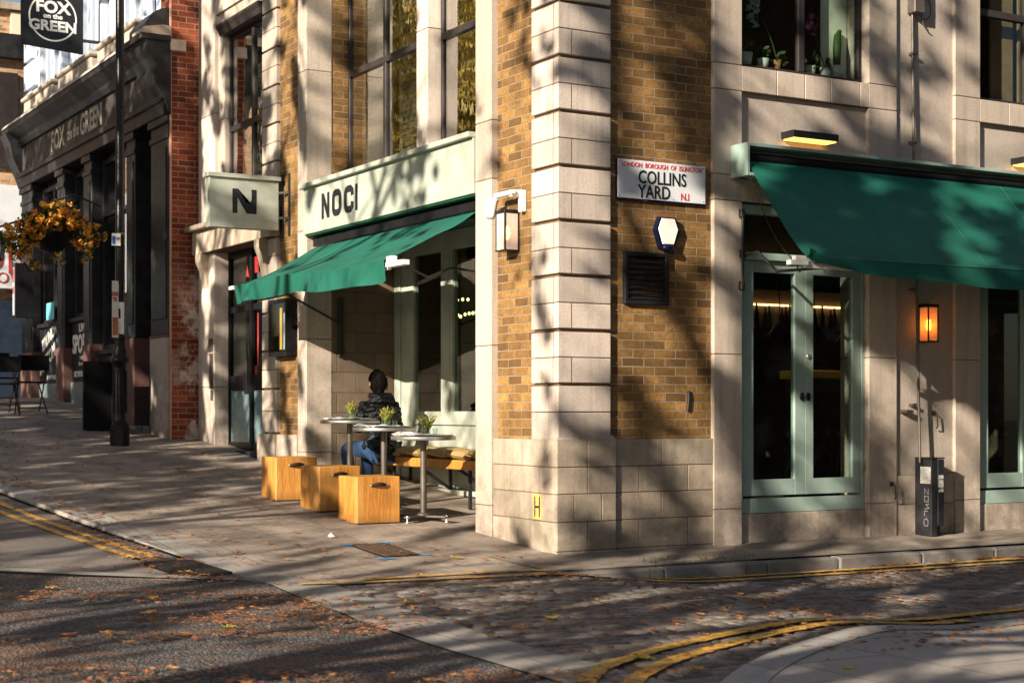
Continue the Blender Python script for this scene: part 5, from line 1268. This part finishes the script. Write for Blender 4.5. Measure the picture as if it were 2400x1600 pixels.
# entrance recess, doors and windows between the pilasters
f = MB(); f.box(-.06, -.02, 9.68, 10.39, .3, 5.0); f.box(-.16, -.1, 10.8, 12.575, 4.3, 5.0); obj('recess', f, M['black'], PB)
def pubwin(a, b, z0, mull):
    f = MB(); rect_frame(f, 'x', a, b, z0, 4.95, .07, -.24, -.15)
    for m_ in mull: f.wb('x', m_-.03, m_+.03, z0+.07, 4.88, -.24, -.16)
    f.wb('x', a, b, 4.1, 4.16, -.245, -.16); f.wb('x', a-.0, b+.0, z0-.07, z0, -.34, -.15, .01)
    o = obj('window_frame', f, M['charcoal'], PB); obj('pane', MB().wb('x', a+.07, b-.07, z0+.07, 4.88, -.20, -.195), M['glass_w'], o)
pubwin(14.575, 16.2, 2.66, [15.4]); pubwin(12.99, 14.14, 2.66, [13.6]); pubwin(10.8, 12.575, 2.1, [11.7])
pn = MB(); pn.wb('x', 14.575, 16.2, 1.65, 2.60, -.28, -.15, .01); pn.wb('x', 12.99, 14.14, 1.65, 2.60, -.28, -.15, .01); pn.wb('x', 10.8, 12.575, 1.0, 2.05, -.28, -.15, .01)
obj('panel', pn, M['ink'], PB)
rs = MB(); rs.wb('x', 14.575, 16.2, .3, 1.65, -.30, -.15, .01); rs.wb('x', 12.99, 14.14, .3, 1.65, -.30, -.15, .01)
obj('stall_riser', rs, simple('grey_green_tiles', (.13, .17, .18), .5, dirt=.4, scale=5), PB)
obj('doorstep', MB().box(-.5, -.1, 9.68, 10.39, .3, base_z(0, 10)+.06, .01), M['gran'], PB)
wt = M['white']
text('LIVE', .17, (-.285, 13.50, 2.49), MATX, wt, PB, sx=1.3, bold=.006); text('SPORTS', .40, (-.285, 13.52, 2.23), MATX, wt, PB, sx=.80, bold=.012)
text('Follow\nthe action', .09, (-.285, 13.5, 1.98), MATX, wt, PB, sx=1.2); text('SKY SPORTS & BT', .12, (-.285, 13.54, 1.77), MATX, wt, PB, sx=.95, bold=.004)
def rot2(deg): return MATX.to_4x4().to_3x3() @ Matrix.Rotation(R(deg), 3, 'Z')
text('BRUNCH', .26, (-.285, 15.55, 2.42), rot2(18), wt, PB, sx=.9, bold=.01); text('BOTTOMLESS', .30, (-.285, 15.45, 2.12), rot2(18), wt, PB, sx=.85, bold=.012)
text('DJs', .42, (-.285, 14.83, 2.15), MATX, wt, PB, sx=.8, bold=.01); text('LIVE', .14, (-.285, 14.8, 2.48), MATX, wt, PB, sx=.8); text('EVERY WEEKEND', .10, (-.285, 15.3, 1.75), MATX, wt, PB)
# entablature
fa = MB(); fa.box(-.46, .0, 8.95, 17.0, 5.05, 5.30, .01); fa.box(-.50, .0, 8.95, 17.0, 5.22, 5.30, .01)
obj('architrave', fa, M['charcoal'], PB)
fb = MB(); fb.box(-.45, .0, 9.9, 16.7, 5.30, 5.74); obj('fascia', fb, simple('faded_black_fascia', (.03, .024, .024), .6, dirt=.4, scale=3, var=(.07, .06, .06)), PB)
text('FOX', .44, (-.453, 14.35, 5.52), MATX, M['ltr_dim'], PB, sx=.92, bold=.012); text('on the', .27, (-.453, 13.42, 5.50), MATX, M['ltr_dim'], PB, sx=.95, bold=.008); text('GREEN', .44, (-.453, 12.42, 5.52), MATX, M['ltr_dim'], PB, sx=.86, bold=.012)
co = MB(); prof = [(-.10, 5.74), (-.50, 5.74), (-.55, 5.80), (-.55, 5.85), (-.66, 5.93), (-.72, 5.97), (-.72, 6.04), (-.10, 6.10)]
co.prism(prof, lambda a, z: (a, 9.2, z), lambda a, z: (a, 17.1, z)); obj('cornice', co, M['charcoal'], PB)
cp_ = MB(); cp_.prism([(-.10, 6.10), (-.74, 6.045), (-.70, 6.11), (-.48, 6.20), (-.10, 6.24)], lambda a, z: (a, 9.8, z), lambda a, z: (a, 17.1, z)); obj('capping', cp_, stone('mossy_capping', (.42, .40, .38), .35, .9, 1.4, .5), PB)
# console at the near end of the fascia
cn = MB(); prof = [(-.391, 5.05), (-.42, 5.08), (-.44, 5.16), (-.50, 5.30), (-.60, 5.42), (-.62, 5.56), (-.58, 5.66), (-.66, 5.78), (-.72, 5.84), (-.72, 5.96), (-.78, 6.0), (-.78, 6.05), (-.391, 6.05)]
cn.prism(prof, lambda a, z: (a, 8.86, z), lambda a, z: (a, 9.72, z)); cn.box(-.80, -.392, 8.84, 9.76, 5.98, 6.06, .01)
cn.prism([(-.392, 6.05), (-.70, 6.05), (-.70, 6.22), (-.6, 6.36), (-.5, 6.42), (-.392, 6.44)], lambda a, z: (a, 8.93, z), lambda a, z: (a, 9.66, z))
obj('console', cn, M['charcoal'], PB)
obj('console_cap', MB().prism([(-.392, 6.06), (-.80, 6.06), (-.80, 6.10), (-.74, 6.14), (-.5, 6.19), (-.392, 6.18)], lambda a, z: (a, 8.84, z), lambda a, z: (a, 9.2, z)), M['stone_dirty'], PB)
cn = MB(); cn.prism([(-.10, 5.05), (-.42, 5.08), (-.50, 5.30), (-.62, 5.56), (-.66, 5.78), (-.74, 5.95), (-.10, 6.05)], lambda a, z: (a, 16.7, z), lambda a, z: (a, 17.15, z)); obj('console', cn, M['charcoal'], PB)
# upper storey
up = MB(); up.box(-.28, 6, 9.0, 16.95, 6.15, 12.5); 
for y_ in (10.2, 12.3, 14.4, 16.0):
    pass
obj('upper_wall', up, M['pubwhite'], PB)
ql = MB()
for i in range(12):
    z = 6.25+i*.5; ql.box(-.36, -.2, 16.3 if i % 2 else 16.5, 17.0, z, z+.44, .01)
obj('quoin', ql, M['pubwhite'], PB)
for k, y_ in enumerate((10.0, 12.2, 14.4)):
    w_ = MB(); w_.box(-.40, -.28, y_-.12, y_, 6.5, 9.6, .01); w_.box(-.40, -.28, y_+1.2, y_+1.32, 6.5, 9.6, .01); w_.box(-.48, -.28, y_-.2, y_+1.4, 6.38, 6.52, .02); w_.box(-.50, -.28, y_-.25, y_+1.45, 9.6, 9.8, .02)
    w_.box(-.35, -.28, y_+.10, y_+.18, 6.52, 9.6); w_.box(-.35, -.28, y_+1.02, y_+1.10, 6.52, 9.6)
    w_.box(-.34, -.27, y_+.56, y_+.64, 6.52, 9.6); w_.box(-.34, -.27, y_+.18, y_+1.02, 8.0, 8.08)
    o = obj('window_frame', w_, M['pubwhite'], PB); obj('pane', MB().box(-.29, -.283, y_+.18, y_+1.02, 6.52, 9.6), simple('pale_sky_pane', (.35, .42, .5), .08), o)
    obj('balustrade', MB().box(-.62, -.40, y_-.35, y_+1.5, 6.16, 6.36, .03).box(-.66, -.38, y_-.4, y_+1.55, 6.36, 6.42, .015), M['stone'], PB)
obj('drainpipe', MB().tube([(-.34, 9.85, 6.2), (-.34, 9.85, 12)], .05, 10), M['pubwhite'], PB)
# pub hanging sign
ps = thing('pub_sign', (-1.13, 12.0, 6.45), 'black square pub sign with white circle and lettering hanging high on the left', 'pub sign')
obj('board', MB().prism([(-1.567, 6.455), (-.68, 6.40), (-.68, 7.50), (-1.567, 7.50)], lambda a, z: (a, 12.0, z), lambda a, z: (a, 12.05, z)), M['ink'], ps)
m = MB(); m.stroke([(-1.12+.335*math.cos(2*math.pi*k/48), 6.88+.335*math.sin(2*math.pi*k/48)) for k in range(48)], .022, lambda a, b: (a, 11.997, b), True); obj('ring', m, M['white'], ps)
text('FOX', .235, (-1.12, 11.995, 7.02), MATY, M['white'], ps, sx=1.05, bold=.008); text('on the', .095, (-1.12, 11.995, 6.895), MATY, M['white'], ps, sx=1.1, bold=.003); text('GREEN', .205, (-1.12, 11.995, 6.75), MATY, M['white'], ps, sx=1.08, bold=.007)
obj('bracket', MB().bar((-.68, 12.02, 7.3), (-.28, 12.02, 7.3), .04, .04).bar((-.68, 12.02, 6.6), (-.28, 12.02, 6.6), .04, .04), M['iron'], ps)
# hanging basket of begonias
bs = thing('hanging_basket', (-1.0, 12.0, 3.6), 'overflowing hanging basket of orange flowers on the pub front', 'hanging basket')
rn = random.Random(21); lf = MB(); fw = MB()
for k in range(9):
    t_ = k/8; c_ = (-1.70+1.08*t_, 12.0+rn.uniform(-.1, .1), 3.72+.20*math.sin(t_*3.0)+(.10 if 3 < k < 7 else 0)-.10*(t_ < .2))
    leaves(lf, c_, 260, .24, .035, rn, .1, (1.0, .9, .8))
    for j in range(30):
        d_ = Vector((rn.gauss(0, 1), rn.gauss(-.6, .8), rn.gauss(-.1, .9))).normalized()*rn.uniform(.15, .27); leaves(fw, Vector(c_)+d_, 9, .040, .034, rn, 0)
for c_ in ((-1.74, 11.9, 3.50), (-1.66, 11.9, 3.38), (-1.45, 11.9, 3.27), (-1.37, 11.9, 3.26), (-1.1, 11.85, 3.40), (-1.05, 11.85, 3.33), (-.66, 11.9, 3.42), (-.62, 11.9, 3.55), (-1.12, 11.9, 4.15), (-1.55, 11.9, 3.42)):
    leaves(lf, c_, 40, .10, .03, rn); 
    for j in range(3): leaves(fw, Vector(c_)+Vector((rn.uniform(-.06, .06), -.05, rn.uniform(-.06, .06))), 10, .035, .027, rn, 0)
obj('foliage', lf, M['fol'], bs); obj('flowers', fw, M['flower'], bs)
obj('basket', MB().lathe([(0, -.30), (.16, -.26), (.26, -.15), (.30, 0)], (-1.12, 12.12, 3.78), 20), M['black'], bs)
obj('bracket', MB().tube([(-.41, 12.05, 4.2), (-.8, 12.05, 4.35), (-1.12, 12.05, 4.22), (-1.12, 12.05, 3.85)], .015, 8), M['iron'], bs)
ll = thing('pub_lantern', (-1.72, 13, 3.43), 'old black lantern with pale glass at the left edge below the flowers', 'lamp')
def lant(r0, r1, z0, z1): return [(r0, z0), (r1, z1)]
obj('glass', MB().lathe([(.11, 3.44), (.18, 3.72)], (-1.72, 13, 0), 6, False), M['white'], ll); obj('roof', MB().lathe([(.20, 3.72), (.21, 3.75), (.10, 3.86), (.03, 3.90), (0, 3.95)], (-1.72, 13, 0), 6, False), M['black'], ll)
obj('frame', MB().lathe([(0, 3.42), (.12, 3.42), (.12, 3.45), (0, 3.45)], (-1.72, 13, 0), 6, False).bar((-1.72-.11, 13, 3.44), (-1.72-.19, 13, 3.74), .015, .015).bar((-1.72+.11, 13, 3.44), (-1.72+.19, 13, 3.74), .015, .015).bar((-1.665, 12.9, 3.44), (-1.63, 12.84, 3.74), .012, .012).bar((-1.775, 12.9, 3.44), (-1.81, 12.84, 3.74), .012, .012).bar((-1.72, 13, 3.9), (-.41, 13.3, 4.4), .03, .03), M['black'], ll)
wb_ = thing('menu_lightbox', (-.74, 16, 2.75), 'tall black lit poster box on the far end of the pub', 'poster box')
obj('case', MB().box(-.75, -.43, 15.98, 16.1, 2.76, 3.68, .01), M['black'], wb_); obj('poster', MB().box(-.758, -.752, 15.99, 16.09, 2.8, 3.6), M['enamel'], wb_)
obj('poster_marks', MB().box(-.762, -.759, 16.0, 16.08, 3.35, 3.58).box(-.762, -.759, 16.0, 16.08, 3.16, 3.28), M['poster_red'], wb_)
obj('poster', MB().box(-.345, -.34, 15.0, 15.5, 2.70, 2.98), M['cyan'], PB)
tag(obj('barrier_panel', MB().box(-1.22, -.84, 10.0, 10.05, base_z(-1, 10), base_z(-1, 10)+.93, .008).box(-1.20, -.86, 9.94, 10.11, base_z(-1, 10)-.01, base_z(-1, 10)+.03, .005).box(-.845, -.83, 9.4, 10.05, base_z(-1, 10), base_z(-1, 10)+.93, .004), M['plastic_dk'], loc=(-1.03, 10.02, base_z(-1, 10))), 'plain black upright barrier panel behind the lamp post base', 'barrier')
# folding chairs outside the pub
def chair_proto():
    t = thing('folding_chair', (0, 0, 0), '', 'chair', 'black folding chairs outside the pub')
    obj('seat', MB().box(-.21, .21, -.19, .20, .44, .465, .008), M['black'], t, local=True)
    obj('backrest', MB().grid(lambda u, v: (-.22+.44*u, .22+.02*v-.03*math.sin(math.pi*u), .62+.22*v), 10, 4).grid(lambda u, v: (-.22+.44*u, .235+.02*v-.03*math.sin(math.pi*u), .62+.22*v), 10, 4), M['black'], t, local=True)
    for sx in (-.22, .22):
        obj('leg', MB().tube([(sx, -.22, 0), (sx, .24, .84)], .011, 6), M['iron'], t, local=True)
        obj('leg', MB().tube([(sx*.9, .24, 0), (sx*.9, -.18, .46)], .011, 6), M['iron'], t, local=True)
    obj('stretcher', MB().tube([(-.22, -.13, .16), (.22, -.13, .16)], .009, 6).tube([(-.2, .18, .08), (.2, .18, .08)], .009, 6), M['iron'], t, local=True)
    return t
c0 = chair_proto()
for i, (x, y, rz, lb) in enumerate(((-1.38, 12.35, 185, 'black folding chair nearest the pub wall'), (-1.84, 12.0, 178, 'black folding chair cut by the left edge of the photo'), (-1.62, 13.1, 8, 'black folding chair behind the other two'))):
    c_ = c0 if i == 0 else copy_tree(c0); c_.location = (x, y, base_z(x, y)); c_.rotation_euler = (0, 0, R(rz)); c_['label'] = lb
# far buildings up the street
fb_ = thing('far_shop', (.2, 22, 1.4), 'white fronted shop with red lettering beyond the pub', 'building')
obj('wall', MB().box(-6, 1.6, 23, 30, 1.0, 9.0), M['tanbrick'], fb_)
obj('shopfront', MB().box(-6, 1.5, 22.7, 23, 1.0, 3.5), simple('dark_blue_shopfront', (.02, .03, .05), .3), fb_)
obj('fascia', MB().box(-6, 1.5, 22.6, 23, 3.75, 5.9), M['enamel'], fb_)
text('SALON', .95, (-.05, 22.59, 4.35), MATY, M['poster_red'], fb_, sx=.8) ; text('HOV', .33, (.5, 22.59, 3.95), MATY, M['poster_red'], fb_)
obj('window', MB().box(-2.2, .9, 22.9, 22.99, 6.3, 8.3), M['frame'], fb_)
obj('parapet', MB().box(-6, 1.7, 22.8, 23.3, 8.6, 9.1), M['charcoal'], fb_)
tb = thing('far_block', (2, 36, 1.4), 'tall sunlit tan brick and cream block beyond the white shop', 'building')
obj('wall', MB().box(-8, 3.25, 34, 44, 1, 12.35), M['tanbrick'], tb); obj('render_wall', MB().box(3.25, 6, 33.9, 44, 1, 12.3), M['cream'], tb)
obj('window', MB().box(2.0, 2.7, 33.96, 33.99, 8.0, 9.6).box(3.6, 4.3, 33.86, 33.89, 8.0, 9.6), M['frame'], tb); obj('coping', MB().box(-8, 6.1, 33.8, 44, 12.35, 12.55), M['stone_dirty'], tb)

# ------------------------------------------------------------------ trees of the green across the street
def tree_parts(seed, h, cr, nleaf, ls=.15, spread=1.0, clump=55, cs_=.30, rad=.24):
    rn = random.Random(seed); wood = MB(); lf = MB(); tips = []
    def grow(p, d, l, r, lev):
        q_ = p; pts = [p]; rs = [r]; n = 4
        for k in range(n):
            d = (d+Vector((rn.gauss(0, .10), rn.gauss(0, .10), rn.gauss(.02, .06)))).normalized(); q_ = q_+d*l/n; pts.append(q_); rs.append(r*(1-.45*(k+1)/n))
            if lev >= 2: tips.append((q_.copy(), lev))
        wood.tube(pts, rs, 8 if lev < 2 else 5, False)
        if lev < 4:
            for k in range(rn.choice((3, 4)) if lev else 6):
                a_ = rn.uniform(0, 6.28); t_ = rn.uniform(.45, 1); s_ = pts[0].lerp(pts[-1], t_) if k else pts[-1]
                side = Vector((math.cos(a_), math.sin(a_), rn.uniform(-.1, .5))); nd_ = (d*.55+side*.75*spread).normalized()
                grow(s_, nd_, l*rn.uniform(.55, .75), r*.46, lev+1)
    grow(Vector((0, 0, 0)), Vector((rn.uniform(-.05, .05), rn.uniform(-.05, .05), 1)), h*.42, rad, 0)
    cl = [rn.choice(tips)[0]+Vector((rn.gauss(0, .15), rn.gauss(0, .15), 0)) for _ in range(max(1, nleaf//clump))]
    for _ in range(nleaf):
        p = cl[_ % len(cl)]; c_ = p+Vector((rn.gauss(0, cs_), rn.gauss(0, cs_), rn.gauss(-.05, cs_*.8)))
        a = Vector((rn.uniform(-1, 1), rn.uniform(-1, 1), rn.uniform(-.6, .6))).normalized(); b = a.cross(Vector((rn.uniform(-1, 1), rn.uniform(-1, 1), rn.uniform(-1, 1)))).normalized(); w = ls*rn.uniform(.6, 1.2)
        lf.add([c_-a*w*.5, c_+b*w*.45, c_+a*w*.5, c_-b*w*.45], [(0, 1, 2, 3)])
    return wood, lf
TR = []
def lit_fraction(q, k):
    # crowns are culled to place the dapple: share of sun let through; q runs across the sunbeams, k up them
    if q > 8.87: return .16 if k < 5.6 else .50
    if k < .30 and q > 4.4: return .10
    if k < .30 and q > .6: return .80 if k > -1.1 else .50
    if q > 6.2: return .72
    if q > 1.2: return .93 if k < 2.4 else (.74 if k < 3.9 else .66)
    if q > -.1: return .88 if k < 4.6 else .62
    if q > -3.0:
        if k > 3.4 and q < -1.2: return .34 if k < 5.0 else .60
        if k > .75: return .66 if k > 4.6 else .78
        return .46 if k > -.6 else .15
    if k < -.9: return .10
    return .50 if q > -5.4 else .62
QT = [(.05, -.38), (.15, -.26), (.3, -.13), (.5, 0.), (.7, .13), (.85, .26), (.95, .38), (1, .6)]
def keep_leaf(q, k):
    L = lit_fraction(q, k)
    for (a, ta), (b, tb) in zip(QT, QT[1:]):
        if L <= b: t = ta+(tb-ta)*max(0, (L-a))/(b-a); break
    u = q*.88-k*.47; v = q*.47+k*.88
    return noise.noise((u*1.9, v*.62, 7.3))*.68+noise.noise((u*5.0, v*2.0, 2.1))*.58 > t
def tree(proto, loc, rz, sc, lb, thin=True):
    t = thing('plane_tree', loc, lb, 'tree', 'plane trees on the green'); t.rotation_euler = (0, 0, R(rz)); t.scale = (sc, sc, sc)
    MW = Matrix.Translation(loc) @ Matrix.Rotation(R(rz), 4, 'Z') @ Matrix.Scale(sc, 4)
    for n_, me, mt in proto:
        if n_ == 'crown' and thin:
            mb = MB()
            for f in me.polygons:
                c = MW @ f.center
                if keep_leaf(c.y+c.x*LY/-LX, c.z-c.x*LZ/LX): mb.add([me.vertices[i].co for i in f.vertices], [(0, 1, 2, 3)])
            me = bpy.data.meshes.new('crown'); me.from_pydata(mb.v, [], mb.f); me.materials.append(mt)
        o = bpy.data.objects.new(n_, me); COL.objects.link(o); o.parent = t
    return t
def mk(seed, h, cr, nl, **k):
    w_, l_ = tree_parts(seed, h, cr, nl, **k); out = []
    for n_, mb, mt in (('trunk', w_, M['bark']), ('crown', l_, M['leaf_y'])):
        me = bpy.data.meshes.new(n_); me.from_pydata(mb.v, [], mb.f); me.polygons.foreach_set('use_smooth', mb.sm); me.materials.append(mt); out.append((n_, me, mt))
    return out
pa = mk(1, 13, 4, 26000, ls=.17, rad=.20, clump=10, cs_=.55); pb = mk(2, 13, 4, 26000, ls=.17, rad=.20, clump=10, cs_=.55); pc = mk(3, 14, 4, 11000, ls=.24, clump=4, cs_=.4); pr = mk(4, 14, 4, 5500, ls=.26, clump=6, cs_=.5)
for i, (p, x, y, z, rz, sc, lb) in enumerate(((pa, -15.5, -14.6, 0, 10, 1.05, 'plane tree across the street, farthest down the hill'), (pb, -15, -10.2, 0, 80, 1.05, 'plane tree across the street, opposite the yard mouth'), (pa, -16.5, -9.7, 0, 250, 1.15, 'tall plane tree across the street, opposite the corner'),
        (pb, -15.5, -1.3, .1, 200, 1.1, 'plane tree across the street, opposite the outdoor tables'), (pa, -15, 3.6, .4, 310, 1.1, 'plane tree across the street, opposite the entrance'), (pb, -16, 8.6, .7, 20, 1.1, 'plane tree across the street, opposite the pub side wall'),
        (pc, -27, -19, 0, 140, .92, 'dense low plane tree in the unseen back row, added for shade, farthest down the street'), (pc, -26, -13.3, 0, 60, .88, 'dense low plane tree in the unseen back row, added for shade, behind the yard mouth tree'), (pc, -26, -2.6, 0, 90, .88, 'dense low plane tree in the unseen back row, added for shade, opposite the entrance'), (pc, -24.5, -5.2, 0, 200, .80, 'small dense plane tree in the unseen back row, added for shade, opposite the kerb grating'))):  # back row is out of view, added to shade road and pavement
    tree(p, (x, y, z), rz, sc, lb)
for i, (x, y, rz, sc) in enumerate(((-15, 28, 0, 1.3), (-17.5, 35, 120, 1.4), (-15, 43, 240, 1.35), (-21, 31, 60, 1.5), (-22, 47, 300, 1.5))):
    tree(pr, (x, y, 1.4), rz, sc, 'golden leaved plane tree reflected in the upper windows, '+['nearest', 'second up the street', 'third up the street', 'set back on the green', 'farthest back'][i], False)
yb = thing('yard_building', (5, -8, -.15), 'brown brick building on the other side of the yard, outside the frame, added to block sky light', 'building')  # unseen mass added to cut sky fill on the yard front
obj('wall', MB().box(-.5, 14, -19, -7.8, -.3, 9.5), M['redbrick'], yb); m = MB()
for i in range(4):
    for z in (1.0, 4.0, 7.0): m.box(1+i*3.2, 2.3+i*3.2, -7.8, -7.76, z, z+1.7)
obj('window', m, M['frame'], yb)
hb = thing('far_terrace', (-34, 40, 1.4), 'pale terrace across the green, reflected in the upper windows', 'building')
obj('wall', MB().box(-38, -32, 20, 75, 1, 11), M['cream'], hb); m = MB()
for i in range(14):
    for z in (2.2, 5.2, 8.2): m.box(-32.0, -31.95, 22+i*3.8, 23.4+i*3.8, z, z+1.9)
obj('window', m, M['frame'], hb)

# ------------------------------------------------------------------ fallen leaves, litter
def on_ground(x, y):
    if x > kerb_x(y)+.43 and y < -1.0 and x > -.6 or (x > kerb_x(y)+.43 and y < -1.1): return road_z(x, y)
    if x < kerb_x(y): return road_main_z(x, y)
    return base_z(x, y)
def crumple(mb, x, y, s, rn, lift=.01):
    z = on_ground(x, y)+lift; a = rn.uniform(0, 6.28); n = 9; vs = [(x, y, z+rn.uniform(0, .25)*s)]
    for k in range(n):
        w = a+2*math.pi*k/n; r_ = s*(1.0 if k % 2 == 0 else .48)*rn.uniform(.7, 1.1); vs.append((x+r_*math.cos(w), y+r_*math.sin(w), z+rn.uniform(0, .30)*s))
    mb.add(vs, [(0, 1+k, 1+(k+1) % n) for k in range(n)])
rn = random.Random(77); lt = MB()
for _ in range(13000):
    r_ = rn.random()
    if r_ < .50: x, y = rn.uniform(-8, -2.9), rn.uniform(-6.5, .6)
    elif r_ < .70: x, y = rn.uniform(-3.2, 4), rn.uniform(-5.2, -1.1)
    elif r_ < .78: x, y = kerb_x(2)+rn.gauss(-.1, .12), rn.uniform(-.5, 8)
    elif r_ < .86: x, y = rn.uniform(-1, 6), -1.12+rn.gauss(0, .04)
    else: x, y = rn.uniform(-2.8, -.2), rn.uniform(-.9, 12)
    if noise.noise(((x*.863-y*.505)*.35, (x*.505+y*.863)*1.6, 4)) < (.05 if r_ < .5 else -.12): continue
    crumple(lt, x, y, rn.uniform(.008, .036)*(1.25 if rn.random() < .12 else 1), rn, .012)
tag(obj('leaf_litter', lt, M['litter']), 'small brown leaf fragments scattered over road and pavement', 'leaf litter', kind='stuff')
BL = [(-3.34, .80, .07, 'b'), (-3.80, -1.13, .06, 'b'), (-4.03, -1.78, .08, 'b'), (-3.83, -2.62, .06, 'y'), (-4.25, -.36, .06, 'b'), (-4.48, -2.51, .06, 'b'), (-3.19, .02, .06, 'b'), (-3.01, .62, .06, 'b'), (.62, -1.10, .06, 'b'), (3.34, -1.12, .05, 'b'), (-1.13, -4.11, .07, 'b'), (-2.45, -4.69, .06, 'y'),
      (-.94, .045, .06, 'y'), (-2.44, -2.09, .06, 'y'), (-2.34, -2.83, .06, 'b'), (-2.02, -3.16, .06, 'y'), (-2.71, -3.68, .06, 'b'), (-.85, -3.34, .05, 'b'), (-1.76, -5.43, .04, 'y'), (-2.41, -5.09, .05, 'y'), (.9, 1.6, .0, '')]
LBL = ['orange leaf where the street yellow lines end', 'yellow brown leaf on the coarse asphalt, top of three', 'large upright maple leaf on the coarse asphalt', 'yellow green leaf on the dark asphalt lower left', 'small orange leaf just below the asphalt edge', 'pale leaf on the dark asphalt at lower left', 'orange leaf at the gutter grating tip', 'orange leaf on the gutter grating', 'orange leaf on the yellow line below the first kerbstone', 'orange leaf on the yellow line under the utility cabinet', 'brown leaf between the two curving yellow lines', 'yellow leaf stuck on the curving yellow line', 'bright yellow leaf on the pavement before the stone corner', 'yellow curled leaf on the setts near the granite strip', 'orange leaf on the setts below the curled yellow one', 'yellow green leaf in the middle of the setts', 'orange leaf near the lower end of the granite strip', 'small brown leaf on the setts above the curving lines', 'tiny yellow leaf on the near pavement', 'yellow leaf between the curving lines at the bottom']
for (x, y, s, c_), lb in zip(BL, LBL):
    m = MB(); rr_ = random.Random(int(abs(x*100)+abs(y*10))); z = on_ground(x, y)
    n = 15; vs = [(x, y, z+.018)]
    for k in range(n):
        w = 2*math.pi*k/n; r_ = s*.85*((1.0, .62, .80)[k % 3])*rr_.uniform(.75, 1.15); vs.append((x+r_*math.cos(w), y+r_*math.sin(w), z+.012+rr_.uniform(0, .022)*(1 if k % 3 == 0 else .4)))
    m.add(vs, [(0, 1+k, 1+(k+1) % n) for k in range(n)]); m.tube([(x, y, z+.03), (x+s*.5, y-s*.5, z+.025), (x+s*.8, y-s*.9, z+.015)], .0012, 4)
    tag(obj('fallen_leaf', m, M['leaf_yel'] if c_ == 'y' else M['leaf_big'], loc=(x, y, z)), lb, 'leaf', 'single fallen leaves on the ground')
m = MB(); m.add([(-1.45, 1.365, base_z(-1.46, 1.36)+.01), (-1.40, 1.37, base_z(-1.4, 1.37)+.012), (-1.435, 1.38, base_z(-1.4, 1.37)+.05), (-1.47, 1.375, base_z(-1.4, 1.37)+.02), (-1.42, 1.42, base_z(-1.4, 1.37)+.02)], [(0, 1, 2), (0, 2, 3), (1, 4, 2), (2, 4, 3)])
tag(obj('paper_scrap', m, M['paper'], loc=(-1.45, 1.38, base_z(-1.45, 1.38))), 'crumpled white paper scrap on the pavement', 'litter')
wd = MB(); rn = random.Random(6)
for _ in range(420):
    x, y = rn.uniform(.35, 1.5), rn.gauss(-.72, .13); z = base_z(x, y)+.006
    if noise.noise((x*4, y*6, 0)) < .0: continue
    a_ = rn.uniform(0, 6.28); h_ = rn.uniform(.01, .035); wd.add([(x, y, z), (x+.008, y+.004, z), (x+.02*math.cos(a_), y+.02*math.sin(a_), z+h_)], [(0, 1, 2)])
tag(obj('kerb_weeds', wd, M['mossy']), 'tiny green weeds and moss between the paving by the kerb', 'weeds', kind='stuff')
